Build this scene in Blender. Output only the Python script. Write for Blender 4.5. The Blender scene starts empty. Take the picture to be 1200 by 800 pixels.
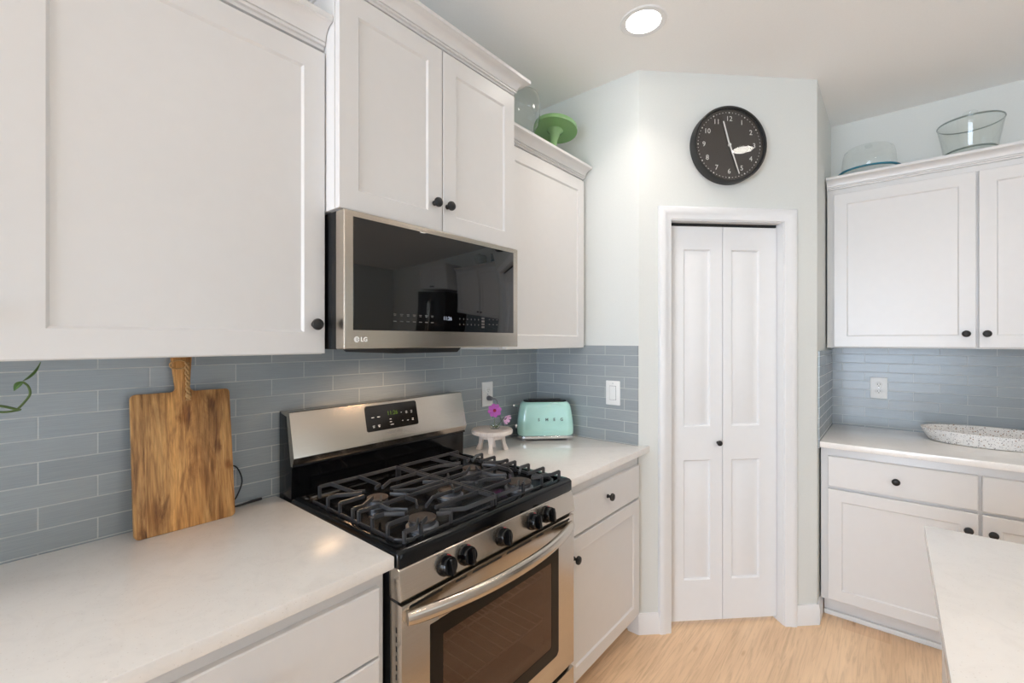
import bpy, bmesh, math, random
from math import sin, cos, pi, radians, sqrt
from mathutils import Vector, Matrix

SC = bpy.context.scene
COL = SC.collection
random.seed(7)

# ------------------------------------------------------------------ camera
CAM_H = 1.427
cam = bpy.data.objects.new('camera', bpy.data.cameras.new('camera'))
COL.objects.link(cam)
cam.location = (0, 0, CAM_H)
cam.rotation_euler = (pi / 2, 0, radians(40.125))
cam.data.sensor_width = 36.0
cam.data.lens = 36.0 * 530 / 1200
cam.data.shift_y = -1.2 / 1200
cam.data.clip_start = 0.02
SC.camera = cam

# ------------------------------------------------------------------ exposure, sky, daylight
SC.view_settings.view_transform = 'Standard'
SC.view_settings.look = 'None'
SC.view_settings.exposure = -0.04
SC.view_settings.gamma = 1.0
SC.view_settings.use_curve_mapping = False
SC.cycles.transparent_max_bounces = 32
SC.cycles.diffuse_bounces = 8
SC.cycles.max_bounces = 16

W = bpy.data.worlds.new('sky')
SC.world = W
W.use_nodes = True
W.node_tree.nodes['Background'].inputs[0].default_value = (0.80, 0.90, 1.0, 1)
W.node_tree.nodes['Background'].inputs[1].default_value = 1.2


def area(name, loc, rot, sx, sy, power, color, spread=pi):
    L = bpy.data.lights.new(name, 'AREA')
    L.shape = 'RECTANGLE'
    L.size, L.size_y = sx, sy
    L.energy = power
    L.color = color
    L.spread = spread
    o = bpy.data.objects.new(name, L)
    COL.objects.link(o)
    o.location = loc
    o.rotation_euler = rot
    return o


P_REAR, P_RIGHT, P_CAN, P_HOOD, P_SUN = 236, 20, 2.6, 1.6, 18
C_REAR, C_RIGHT, C_CAN, C_SUN = (.81, .935, 1.13), (.83, .95, 1.07), (1.0, .89, .80), (1.0, .97, .92)
area('daylight_rear', (-.35, -4.75, 1.35), (pi / 2, 0, 0), 2.6, 2.3, P_REAR, C_REAR)
area('daylight_right', (4.55, 0.2, 1.5), (pi / 2, 0, pi / 2), 4.0, 1.9, P_RIGHT, C_RIGHT)
sun = bpy.data.objects.new('sun', bpy.data.lights.new('sun', 'SUN'))
COL.objects.link(sun)
sun.data.energy = P_SUN
sun.data.color = C_SUN
sun.data.angle = radians(1.5)
sun.rotation_euler = (radians(40), 0, radians(8))


# ------------------------------------------------------------------ materials
def lin(r, g, b):
    f = lambda c: (c / 255 / 12.92) if c / 255 <= 0.04045 else ((c / 255 + 0.055) / 1.055) ** 2.4
    return (f(r), f(g), f(b), 1)


class NT:
    def __init__(self, name):
        self.m = bpy.data.materials.new(name)
        self.m.use_nodes = True
        self.t = self.m.node_tree
        self.b = self.t.nodes['Principled BSDF']
        self.out = self.t.nodes['Material Output']

    def n(self, typ, **kw):
        nd = self.t.nodes.new(typ)
        for k, v in kw.items():
            if k.startswith('i_'):
                k = k[2:]
                nd.inputs[int(k) if k.isdigit() else k.replace('_', ' ')].default_value = v
            else:
                setattr(nd, k, v)
        return nd

    def l(self, a, b):
        self.t.links.new(a, b)

    def set(self, **kw):
        names = dict(color='Base Color', rough='Roughness', metal='Metallic', coat='Coat Weight', coat_rough='Coat Roughness',
                     ior='IOR', trans='Transmission Weight', aniso='Anisotropic', spec='Specular IOR Level', sheen='Sheen Weight',
                     emit='Emission Color', emit_s='Emission Strength', sss='Subsurface Weight')
        for k, v in kw.items():
            self.b.inputs[names[k]].default_value = v

    def coords(self, kind='Object', scale=(1, 1, 1), loc=(0, 0, 0), rot=(0, 0, 0)):
        tc = self.n('ShaderNodeTexCoord')
        mp = self.n('ShaderNodeMapping')
        mp.inputs['Scale'].default_value = scale
        mp.inputs['Location'].default_value = loc
        mp.inputs['Rotation'].default_value = rot
        self.l(tc.outputs[kind], mp.inputs[0])
        return mp.outputs[0]

    def noise(self, vec, scale, detail=3, rough=.5, dist=0):
        nd = self.n('ShaderNodeTexNoise', i_Scale=scale, i_Detail=detail, i_Roughness=rough, i_Distortion=dist)
        self.l(vec, nd.inputs['Vector'])
        return nd.outputs[0]

    def ramp(self, fac, stops):
        r = self.n('ShaderNodeValToRGB')
        e = r.color_ramp.elements
        while len(e) < len(stops):
            e.new(0.5)
        for el, (p, c) in zip(e, stops):
            el.position = p
            el.color = c
        self.l(fac, r.inputs[0])
        return r.outputs[0]

    def bump(self, h, strength, dist=0.001):
        b = self.n('ShaderNodeBump', i_Strength=strength, i_Distance=dist)
        self.l(h, b.inputs['Height'])
        self.l(b.outputs[0], self.b.inputs['Normal'])

    def mix(self, a, b, fac, mode='MIX'):
        m = self.n('ShaderNodeMix', data_type='RGBA', blend_type=mode)
        for s, v in ((0, fac), (6, a), (7, b)):
            if hasattr(v, 'links'):
                self.l(v, m.inputs[s])
            else:
                m.inputs[s].default_value = v
        return m.outputs[2]


def plain(name, col, rough=.5, noise_amt=.03, nscale=40, bump=0.0, **kw):
    t = NT(name)
    t.set(rough=rough, **kw)
    v = t.coords('Object')
    f = t.noise(v, nscale)
    d = tuple(c * (1 - noise_amt) for c in col[:3]) + (1,)
    u = tuple(min(1, c * (1 + noise_amt)) for c in col[:3]) + (1,)
    t.l(t.ramp(f, [(.3, d), (.7, u)]), t.b.inputs['Base Color'])
    if bump:
        t.bump(f, bump)
    return t.m


M = {}
M['wall'] = plain('wall_paint', lin(216, 219, 216), .75, .01, 120, .06)
M['ceiling'] = plain('ceiling_paint', lin(244, 244, 243), .9, .012, 160, .10)
M['trim'] = plain('trim_paint', lin(229, 230, 231), .35, .006, 30)
M['cabinet'] = plain('cabinet_paint', lin(221, 220, 219), .31, .008, 25, .01)
M['cabinet_in'] = plain('cabinet_inner', lin(220, 218, 214), .5)
M['black'] = plain('black_hardware', lin(24, 23, 24), .42, .1, 60, .02)
M['enamel'] = plain('black_enamel', lin(11, 11, 12), .14, .05, 30, ior=1.4)
M['blackmatte'] = plain('black_body', lin(20, 20, 21), .55)
M['iron'] = plain('cast_iron', lin(56, 56, 58), .36, .12, 220, .12)
M['brass'] = plain('burner_cap', lin(72, 62, 55), .55, .1, 90)
M['burner'] = plain('burner_ring', lin(150, 152, 158), .35, .1, 60, metal=.9)
M['red'] = plain('red_print', lin(190, 30, 40), .5)
M['chrome'] = plain('chrome', lin(220, 220, 222), .12, .01, 20, metal=1.0)
M['white_plastic'] = plain('white_plastic', lin(236, 236, 234), .35, .01)
M['slot'] = plain('socket_slot', lin(70, 70, 70), .6)
M['grey_plastic'] = plain('grey_plug', lin(120, 118, 122), .5)
M['blackcord'] = plain('black_cord', lin(22, 22, 24), .5)
M['mint'] = plain('mint_enamel', lin(178, 224, 214), .16, .015, 15, coat=.7, coat_rough=.06)
M['green'] = plain('green_ceramic', lin(140, 184, 124), .22, .02, 10, coat=.5, coat_rough=.08)
M['teal'] = plain('teal_glass_rim', lin(40, 118, 140), .12, .05, 10, coat=.4)
M['white_mark'] = plain('white_print', lin(225, 225, 222), .5, .01)
M['grey_mark'] = plain('grey_print', lin(96, 92, 88), .5, .02)
M['dim_mark'] = plain('dim_print', lin(92, 90, 88), .5, .02)
M['vent'] = plain('vent_black', lin(10, 10, 10), .6)
M['stem'] = plain('plant_stem', lin(78, 100, 48), .5, .15, 40)
M['leaf'] = plain('plant_leaf', lin(76, 108, 56), .35, .2, 30)
M['petal'] = plain('purple_petal', lin(176, 84, 168), .6, .12, 60)
M['petal_pink'] = plain('pink_petal', lin(236, 190, 226), .6, .06, 60)
M['pollen'] = plain('flower_centre', lin(160, 40, 60), .7, .2, 200)
M['terracotta'] = plain('clay_pot', lin(206, 196, 184), .7, .05, 40, .1)
M['soil'] = plain('potting_soil', lin(60, 46, 36), .9, .3, 90, .3)
M['twine'] = plain('jute_twine', lin(178, 140, 92), .9, .2, 300, .3)
M['clock_body'] = plain('clock_case', lin(36, 36, 36), .42, .03, 30)


def emission(name, col, s):
    t = NT(name)
    e = t.n('ShaderNodeEmission')
    e.inputs[0].default_value = col
    e.inputs[1].default_value = s
    t.l(e.outputs[0], t.out.inputs[0])
    return t.m


M['lens'] = emission('lamp_lens', (1.0, .95, .87, 1), 22)
M['hoodlens'] = emission('hood_lamp_lens', (1.0, .78, .5, 1), 3)
M['digits_green'] = emission('green_digits', (.35, .55, .08, 1), .35)
M['digits_white'] = emission('white_digits', (.75, .82, 1, 1), .7)


def steel():
    t = NT('brushed_steel')
    t.set(metal=1.0, rough=.23)
    v = t.coords('Object', (30, 4, 1400))
    f = t.noise(v, 1, 3)
    t.l(t.ramp(f, [(.3, lin(194, 185, 173)), (.7, lin(204, 195, 183))]), t.b.inputs['Base Color'])
    t.bump(f, .22, .0004)
    return t.m


M['steel'] = steel()
M['fridge'] = plain('black_fridge_steel', lin(26, 26, 28), .4, .03, 20)


def clear_glass(name, tint=(1, 1, 1, 1), edge=1.0):
    """thin-walled glass: transparent with a Fresnel reflection that grows at grazing angles"""
    t = NT(name)
    tr = t.n('ShaderNodeBsdfTransparent')
    tr.inputs[0].default_value = tint
    gl = t.n('ShaderNodeBsdfGlossy', i_Roughness=.03)
    lw = t.n('ShaderNodeLayerWeight', i_Blend=.5)
    pw = t.n('ShaderNodeMath', operation='POWER')
    pw.inputs[1].default_value = 4.0
    t.l(lw.outputs[1], pw.inputs[0])
    mu = t.n('ShaderNodeMath', operation='MULTIPLY_ADD')
    mu.inputs[1].default_value = .75 * edge
    mu.inputs[2].default_value = .035 * edge
    t.l(pw.outputs[0], mu.inputs[0])
    mx = t.n('ShaderNodeMixShader')
    t.l(mu.outputs[0], mx.inputs[0])
    t.l(tr.outputs[0], mx.inputs[1])
    t.l(gl.outputs[0], mx.inputs[2])
    t.l(mx.outputs[0], t.out.inputs[0])
    return t.m


M['glass'] = clear_glass('clear_glass', (.985, .992, .987, 1), 1.0)
M['rim_glass'] = clear_glass('rim_glass', (.62, .66, .65, 1), 1.4)
M['jar_glass'] = clear_glass('jar_glass', (.93, .94, .93, 1), 1.7)
M['window_glass'] = clear_glass('window_glass', (.97, .98, .98, 1), .8)
M['clock_glass'] = clear_glass('clock_glass', (.97, .97, .97, 1), 1.4)


def dark_glass(name, col, rough=.03, ior=1.7):
    t = NT(name)
    t.set(color=col, rough=rough, ior=ior)
    v = t.coords('Object')
    f = t.noise(v, 2)
    t.l(t.ramp(f, [(.3, (rough, rough, rough, 1)), (.7, (rough + .01,) * 3 + (1,))]), t.b.inputs['Roughness'])
    return t.m


M['mwglass'] = dark_glass('microwave_glass', lin(8, 7, 7), .03, 1.62)
M['panelglass'] = dark_glass('control_glass', lin(22, 21, 20), .08, 1.5)
M['ovenborder'] = dark_glass('oven_border_glass', lin(20, 16, 14), .12, 1.3)


def oven_pane():
    t = NT('oven_pane_glass')
    tr = t.n('ShaderNodeBsdfTransparent')
    tr.inputs[0].default_value = (.44, .34, .31, 1)
    v = t.coords('Object', (1, 1, 1))
    f = t.noise(v, 3)
    gl = t.n('ShaderNodeBsdfGlossy', i_Roughness=.06)
    gl.inputs[0].default_value = (1.0, .84, .78, 1)
    t.l(t.ramp(f, [(.3, (.05, .05, .05, 1)), (.7, (.08, .08, .08, 1))]), gl.inputs['Roughness'])
    mx = t.n('ShaderNodeMixShader')
    lw = t.n('ShaderNodeLayerWeight', i_Blend=.5)
    pw = t.n('ShaderNodeMath', operation='POWER')
    pw.inputs[1].default_value = 4.0
    t.l(lw.outputs[1], pw.inputs[0])
    mu = t.n('ShaderNodeMath', operation='MULTIPLY_ADD')
    mu.inputs[1].default_value = .8
    mu.inputs[2].default_value = .08
    t.l(pw.outputs[0], mu.inputs[0])
    t.l(mu.outputs[0], mx.inputs[0])
    t.l(tr.outputs[0], mx.inputs[1])
    t.l(gl.outputs[0], mx.inputs[2])
    t.l(mx.outputs[0], t.out.inputs[0])
    return t.m


M['ovenpane'] = oven_pane()
M['cavity'] = plain('oven_enamel', lin(150, 122, 112), .4, .1, 60)
M['rack'] = plain('oven_rack_wire', lin(215, 205, 198), .3, .05, 40, metal=.9)


def tile(name, axes, u0, v0, bw, rh, c1, c2, mortar, msize=.0016):
    t = NT(name)
    g = t.n('ShaderNodeNewGeometry')
    sp = t.n('ShaderNodeSeparateXYZ')
    t.l(g.outputs['Position'], sp.inputs[0])
    cb = t.n('ShaderNodeCombineXYZ')
    for k, (ax, off) in enumerate(zip(axes, (u0, v0))):
        m = t.n('ShaderNodeMath', operation='SUBTRACT')
        t.l(sp.outputs[ax], m.inputs[0])
        m.inputs[1].default_value = off
        t.l(m.outputs[0], cb.inputs[k])
    b = t.n('ShaderNodeTexBrick', offset=.5, offset_frequency=2)
    b.inputs['Scale'].default_value = 1
    b.inputs['Mortar Size'].default_value = msize
    b.inputs['Mortar Smooth'].default_value = .25
    b.inputs['Bias'].default_value = 0
    b.inputs['Brick Width'].default_value = bw
    b.inputs['Row Height'].default_value = rh
    b.inputs['Color1'].default_value = c1
    b.inputs['Color2'].default_value = c2
    b.inputs['Mortar'].default_value = mortar
    t.l(cb.outputs[0], b.inputs['Vector'])
    mp = t.n('ShaderNodeMapping')
    mp.inputs['Scale'].default_value = (3, 90, 1)
    t.l(cb.outputs[0], mp.inputs[0])
    st = t.noise(mp.outputs[0], 4, 4, .6)
    streak = t.ramp(st, [(.25, (.88, .88, .88, 1)), (.75, (1.08, 1.08, 1.08, 1))])
    t.l(t.mix(b.outputs[0], streak, 1.0, 'MULTIPLY'), t.b.inputs['Base Color'])
    rr = t.ramp(b.outputs[1], [(0, (.24, .24, .24, 1)), (1, (.8, .8, .8, 1))])
    t.l(rr, t.b.inputs['Roughness'])
    inv = t.n('ShaderNodeMath', operation='MULTIPLY_ADD')
    inv.inputs[1].default_value = -1
    inv.inputs[2].default_value = 1
    t.l(b.outputs[1], inv.inputs[0])
    ad = t.n('ShaderNodeMath', operation='MULTIPLY_ADD')
    t.l(st, ad.inputs[0])
    ad.inputs[1].default_value = .12
    t.l(inv.outputs[0], ad.inputs[2])
    t.bump(ad.outputs[0], .5, .0009)
    t.set(coat=.05, coat_rough=.1)
    return t.m


TC1, TC2, TG = lin(150, 158, 162), lin(159, 166, 169), lin(190, 193, 192)
M['tile_left'] = tile('tile_range_wall', (1, 2), .0964, .918, .213, .0544, TC1, TC2, TG)
M['tile_side'] = tile('tile_pantry_side', (0, 2), -1.02, .918, .213, .0544, TC1, TC2, TG)
M['tile_back'] = tile('tile_back_wall', (0, 2), .0873, .9256, .2155, .0525, TC1, TC2, TG)
M['tile_ret'] = tile('tile_return_wall', (1, 2), .05, .9256, .2155, .0525, TC1, TC2, TG)


def floor_mat():
    t = NT('oak_planks')
    g = t.n('ShaderNodeNewGeometry')
    sp = t.n('ShaderNodeSeparateXYZ')
    t.l(g.outputs['Position'], sp.inputs[0])
    cb = t.n('ShaderNodeCombineXYZ')
    t.l(sp.outputs[1], cb.inputs[0])
    sb = t.n('ShaderNodeMath', operation='ADD')
    t.l(sp.outputs[0], sb.inputs[0])
    sb.inputs[1].default_value = 10.075
    t.l(sb.outputs[0], cb.inputs[1])
    b = t.n('ShaderNodeTexBrick', offset=.37, offset_frequency=2)
    for k, v in (('Scale', 1), ('Mortar Size', .0012), ('Mortar Smooth', .4), ('Bias', 0), ('Brick Width', 1.7), ('Row Height', .19)):
        b.inputs[k].default_value = v
    b.inputs['Color1'].default_value = lin(229, 194, 157)
    b.inputs['Color2'].default_value = lin(239, 209, 175)
    b.inputs['Mortar'].default_value = lin(230, 200, 164)  # pale seam tone paints in light caught on the plank bevels
    t.l(cb.outputs[0], b.inputs['Vector'])
    mp = t.n('ShaderNodeMapping')
    mp.inputs['Scale'].default_value = (1.2, 22, 1)
    t.l(cb.outputs[0], mp.inputs[0])
    n1 = t.noise(mp.outputs[0], 3.0, 6, .62, 1.2)
    gr = t.ramp(n1, [(.28, (.76, .72, .67, 1)), (.52, (.99, .98, .97, 1)), (.75, (1.07, 1.07, 1.06, 1))])
    mp2 = t.n('ShaderNodeMapping')
    mp2.inputs['Scale'].default_value = (1.0, 3.2, 1)
    t.l(cb.outputs[0], mp2.inputs[0])
    n2 = t.noise(mp2.outputs[0], 1.6, 2)
    pa = t.ramp(n2, [(.32, (.86, .82, .77, 1)), (.62, (1.04, 1.04, 1.03, 1))])
    # knots
    vo = t.n('ShaderNodeTexVoronoi', i_Scale=2.2)
    t.l(mp2.outputs[0], vo.inputs['Vector'])
    kn = t.ramp(vo.outputs[0], [(.0, (.62, .5, .4, 1)), (.035, (.8, .72, .64, 1)), (.08, (1, 1, 1, 1))])
    c = t.mix(b.outputs[0], gr, 1.0, 'MULTIPLY')
    c = t.mix(c, pa, 1.0, 'MULTIPLY')
    c = t.mix(c, kn, 1.0, 'MULTIPLY')
    t.l(c, t.b.inputs['Base Color'])
    t.set(rough=.38)
    t.bump(n1, .08, .0006)
    return t.m


M['floor'] = floor_mat()


def quartz(name, base, spec):
    t = NT(name)
    v = t.coords('Object')
    n1 = t.noise(v, 14, 6, .65, 1.5)
    c = t.ramp(n1, [(.33, tuple(x * .955 for x in base[:3]) + (1,)), (.5, base), (.72, tuple(min(1, x * 1.02) for x in base[:3]) + (1,))])
    vo = t.n('ShaderNodeTexVoronoi', i_Scale=120)
    t.l(v, vo.inputs['Vector'])
    sp = t.ramp(vo.outputs[0], [(.0, spec), (.1, spec), (.16, (1, 1, 1, 1))])
    t.l(t.mix(c, sp, .35, 'MULTIPLY'), t.b.inputs['Base Color'])
    t.set(rough=.2, coat=.25, coat_rough=.06)
    return t.m


M['quartz'] = quartz('white_quartz', lin(238, 235, 231), lin(214, 206, 198))


def board_wood(name, dark, mid, light, stave=.09, figure=1.0, marks=()):
    t = NT(name)
    tc = t.n('ShaderNodeTexCoord')
    sp = t.n('ShaderNodeSeparateXYZ')
    t.l(tc.outputs['Object'], sp.inputs[0])
    # stave index shifts the grain so that each glued strip has its own figure
    fl = t.n('ShaderNodeMath', operation='MULTIPLY')
    fl.inputs[1].default_value = 1 / stave
    t.l(sp.outputs[0], fl.inputs[0])
    fr = t.n('ShaderNodeMath', operation='FLOOR')
    t.l(fl.outputs[0], fr.inputs[0])
    of = t.n('ShaderNodeMath', operation='MULTIPLY')
    of.inputs[1].default_value = 3.71
    t.l(fr.outputs[0], of.inputs[0])
    cb = t.n('ShaderNodeCombineXYZ')
    t.l(sp.outputs[0], cb.inputs[0])
    t.l(sp.outputs[2], cb.inputs[1])
    t.l(of.outputs[0], cb.inputs[2])
    mp = t.n('ShaderNodeMapping')
    mp.inputs['Scale'].default_value = (26, 2.6, 1)
    t.l(cb.outputs[0], mp.inputs[0])
    n1 = t.noise(mp.outputs[0], 1.6, 8, .62, 1.6)
    mp2 = t.n('ShaderNodeMapping')
    mp2.inputs['Scale'].default_value = (13, 3.2, 1)
    t.l(cb.outputs[0], mp2.inputs[0])
    n2 = t.noise(mp2.outputs[0], 1.0, 5, .6, 1.4)
    c = t.ramp(n1, [(.28, dark), (.5, mid), (.72, light)])
    p = t.ramp(n2, [(.30, (.30, .22, .16, 1)), (.37, (.66, .56, .47, 1)), (.50, (.97, .94, .9, 1)), (.66, (1.14, 1.12, 1.06, 1))])
    mp3 = t.n('ShaderNodeMapping')
    mp3.inputs['Scale'].default_value = (260, 18, 1)
    t.l(cb.outputs[0], mp3.inputs[0])
    n3 = t.noise(mp3.outputs[0], 1, 2)
    q = t.ramp(n3, [(.3, (.74, .71, .68, 1)), (.6, (1.06, 1.06, 1.06, 1))])
    c = t.mix(t.mix(c, p, figure, 'MULTIPLY'), q, figure, 'MULTIPLY')
    if marks:
        # heartwood band down the middle, greyer left strip
        mr = t.n('ShaderNodeMapRange')
        mr.inputs['From Min'].default_value = -.1155
        mr.inputs['From Max'].default_value = .1155
        wob = t.n('ShaderNodeMath', operation='MULTIPLY_ADD')
        t.l(n2, wob.inputs[0])
        wob.inputs[1].default_value = .06
        t.l(sp.outputs[0], wob.inputs[2])
        t.l(wob.outputs[0], mr.inputs['Value'])
        band = t.ramp(mr.outputs[0], [(.12, (.86, .84, .82, 1)), (.40, (.92, .90, .86, 1)), (.52, (1.20, 1.14, 1.02, 1)), (.74, (1.16, 1.10, .98, 1)), (.82, (.88, .84, .78, 1)), (1, (.95, .93, .90, 1))])
        c = t.mix(c, band, 1.0, 'MULTIPLY')
        for mx_, mz_, rx_, rz_, tone in marks:
            dx_ = t.n('ShaderNodeMath', operation='SUBTRACT')
            t.l(wob.outputs[0], dx_.inputs[0]); dx_.inputs[1].default_value = mx_ + .03
            sx2 = t.n('ShaderNodeMath', operation='DIVIDE'); t.l(dx_.outputs[0], sx2.inputs[0]); sx2.inputs[1].default_value = rx_
            dz_ = t.n('ShaderNodeMath', operation='SUBTRACT')
            t.l(sp.outputs[2], dz_.inputs[0]); dz_.inputs[1].default_value = mz_
            sz2 = t.n('ShaderNodeMath', operation='DIVIDE'); t.l(dz_.outputs[0], sz2.inputs[0]); sz2.inputs[1].default_value = rz_
            cv = t.n('ShaderNodeCombineXYZ'); t.l(sx2.outputs[0], cv.inputs[0]); t.l(sz2.outputs[0], cv.inputs[1])
            ln = t.n('ShaderNodeVectorMath', operation='LENGTH'); t.l(cv.outputs[0], ln.inputs[0])
            ad = t.n('ShaderNodeMath', operation='MULTIPLY_ADD'); t.l(n1, ad.inputs[0]); ad.inputs[1].default_value = 1.6; t.l(ln.outputs['Value'], ad.inputs[2])
            k_ = t.ramp(ad.outputs[0], [(.55, tone), (1.0, (1, 1, 1, 1))])
            k_.node.color_ramp.interpolation = 'EASE'
            md = t.n('ShaderNodeMath', operation='MULTIPLY'); t.l(ad.outputs[0], md.inputs[0]); md.inputs[1].default_value = .55
            t.l(md.outputs[0], k_.node.inputs[0])
            c = t.mix(c, k_, 1.0, 'MULTIPLY')
    t.l(c, t.b.inputs['Base Color'])
    t.set(rough=.5)
    t.bump(n1, .1, .0005)
    return t.m


M['board'] = board_wood('mango_wood', lin(112, 76, 44), lin(186, 140, 84), lin(218, 178, 120),
                        marks=((.002, .305, .022, .045, (.55, .42, .26, 1)), (.062, .335, .012, .04, (.35, .27, .2, 1)), (.078, .205, .014, .035, (.42, .33, .25, 1)),
                               (.104, .150, .014, .018, (.6, .45, .3, 1)), (-.075, .06, .03, .06, (.72, .62, .5, 1))))
M['carved'] = board_wood('bleached_wood', lin(206, 193, 183), lin(222, 211, 202), lin(232, 223, 215), .5, .12)


def terrazzo():
    t = NT('terrazzo')
    v = t.coords('Object')
    c = (.87, .86, .84, 1)
    out = None
    base = t.ramp(t.noise(v, 30, 3), [(.3, (.78, .77, .75, 1)), (.7, (.85, .84, .82, 1))])
    for sc, thr, rad, colr in ((150, .72, .30, lin(84, 80, 82)), (110, .80, .34, lin(168, 140, 122)), (230, .68, .30, lin(120, 120, 124))):
        vo = t.n('ShaderNodeTexVoronoi', i_Scale=sc)
        t.l(v, vo.inputs['Vector'])
        near = t.n('ShaderNodeMath', operation='LESS_THAN')
        near.inputs[1].default_value = rad
        t.l(vo.outputs['Distance'], near.inputs[0])
        s = t.n('ShaderNodeSeparateColor')
        t.l(vo.outputs['Color'], s.inputs[0])
        pick = t.n('ShaderNodeMath', operation='GREATER_THAN')
        pick.inputs[1].default_value = thr
        t.l(s.outputs[0], pick.inputs[0])
        mu = t.n('ShaderNodeMath', operation='MULTIPLY')
        t.l(near.outputs[0], mu.inputs[0])
        t.l(pick.outputs[0], mu.inputs[1])
        base = t.mix(base, colr, mu.outputs[0])
    t.l(base, t.b.inputs['Base Color'])
    t.set(rough=.5)
    return t.m


M['terrazzo'] = terrazzo()


# ------------------------------------------------------------------ mesh helpers
class MB:
    def __init__(self):
        self.bm = bmesh.new()

    def face(self, pts):
        vs = [self.bm.verts.new(p) for p in pts]
        return self.bm.faces.new(vs)

    def box(self, x0, x1, y0, y1, z0, z1, bev=0, seg=2):
        x0, x1 = min(x0, x1), max(x0, x1)
        y0, y1 = min(y0, y1), max(y0, y1)
        z0, z1 = min(z0, z1), max(z0, z1)
        m = Matrix.Translation(((x0 + x1) / 2, (y0 + y1) / 2, (z0 + z1) / 2)) @ Matrix.Diagonal((x1 - x0, y1 - y0, z1 - z0, 1))
        r = bmesh.ops.create_cube(self.bm, size=1, matrix=m)
        if bev:
            es = list({e for v in r['verts'] for e in v.link_edges})
            bmesh.ops.bevel(self.bm, geom=es, offset=bev, segments=seg, profile=.6, affect='EDGES', clamp_overlap=True)
        return self

    def prism(self, poly, fn0, fn1, bev=0):
        """poly: 2-D outline; fn0 / fn1 map a 2-D point to the two end caps"""
        a = [self.bm.verts.new(fn0(p)) for p in poly]
        b = [self.bm.verts.new(fn1(p)) for p in poly]
        fs = [self.bm.faces.new(a), self.bm.faces.new(list(reversed(b)))]
        n = len(poly)
        for i in range(n):
            j = (i + 1) % n
            fs.append(self.bm.faces.new([a[j], a[i], b[i], b[j]]))
        bmesh.ops.recalc_face_normals(self.bm, faces=fs)
        if bev:
            es = list({e for f in fs for e in f.edges})
            bmesh.ops.bevel(self.bm, geom=es, offset=bev, segments=2, profile=.6, affect='EDGES', clamp_overlap=True)
        return self

    def loft(self, rings, cap=True, closed=True):
        vr = [[self.bm.verts.new(p) for p in r] for r in rings]
        n = len(vr[0])
        fs = []
        for a, b in zip(vr, vr[1:]):
            for i in range(n if closed else n - 1):
                j = (i + 1) % n
                fs.append(self.bm.faces.new([a[i], a[j], b[j], b[i]]))
        if cap:
            fs.append(self.bm.faces.new(list(reversed(vr[0]))))
            fs.append(self.bm.faces.new(vr[-1]))
        bmesh.ops.recalc_face_normals(self.bm, faces=fs)
        return self

    def lathe(self, prof, origin=(0, 0, 0), axis=(0, 0, 1), n=32, sx=1.0, sy=1.0):
        """prof: (r, h) pairs; r = 0 closes the end"""
        q = Vector((0, 0, 1)).rotation_difference(Vector(axis).normalized())
        o = Vector(origin)
        rows = []
        for r, h in prof:
            if r < 1e-6:
                rows.append([self.bm.verts.new(o + q @ Vector((0, 0, h)))])
            else:
                rows.append([self.bm.verts.new(o + q @ Vector((r * sx * cos(2 * pi * i / n), r * sy * sin(2 * pi * i / n), h))) for i in range(n)])
        fs = []
        for a, b in zip(rows, rows[1:]):
            for i in range(n):
                j = (i + 1) % n
                if len(a) == 1 and len(b) == 1:
                    continue
                if len(a) == 1:
                    fs.append(self.bm.faces.new([a[0], b[j], b[i]]))
                elif len(b) == 1:
                    fs.append(self.bm.faces.new([a[i], a[j], b[0]]))
                else:
                    fs.append(self.bm.faces.new([a[i], a[j], b[j], b[i]]))
        bmesh.ops.recalc_face_normals(self.bm, faces=fs)
        return self

    def tube(self, pts, r, n=10, cap=True, flat=1.0):
        pts = [Vector(p) for p in pts]
        rs = r if isinstance(r, (list, tuple)) else [r] * len(pts)
        tang = []
        for i in range(len(pts)):
            d = pts[min(i + 1, len(pts) - 1)] - pts[max(i - 1, 0)]
            tang.append(d.normalized())
        up = Vector((0, 0, 1)) if abs(tang[0].z) < .9 else Vector((1, 0, 0))
        u = tang[0].cross(up).normalized()
        rings = []
        for i, p in enumerate(pts):
            if i:
                q = tang[i - 1].rotation_difference(tang[i])
                u = q @ u
            v = tang[i].cross(u).normalized()
            rings.append([p + u * (rs[i] * cos(2 * pi * k / n)) + v * (rs[i] * flat * sin(2 * pi * k / n)) for k in range(n)])
        return self.loft(rings, cap)

    def bar(self, pts, w, h):
        """square-section bar lying along pts (top face up), mitred in plan"""
        pts = [Vector(p) for p in pts]
        rings = []
        for i, p in enumerate(pts):
            d = pts[min(i + 1, len(pts) - 1)] - pts[max(i - 1, 0)]
            hd = Vector((d.x, d.y, 0))
            if hd.length < 1e-6:
                hd = Vector((rings_dir.x, rings_dir.y, 0))
            rings_dir = hd.normalized()
            side = Vector((-rings_dir.y, rings_dir.x, 0))
            t = d.normalized()
            upv = side.cross(t) * -1
            if upv.z < 0:
                upv = -upv
            k = .32
            sec = [(-w / 2, -h), (w / 2, -h), (w / 2, -h * .25), (w * k, 0), (-w * k, 0), (-w / 2, -h * .25)]
            rings.append([p + side * a + upv * b for a, b in sec])
        return self.loft(rings)

    def sphere(self, c, r, sc=(1, 1, 1), seg=16, ring=10):
        m = Matrix.Translation(c) @ Matrix.Diagonal((r * sc[0], r * sc[1], r * sc[2], 1))
        bmesh.ops.create_uvsphere(self.bm, u_segments=seg, v_segments=ring, radius=1, matrix=m)
        return self


ORG = {}


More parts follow.
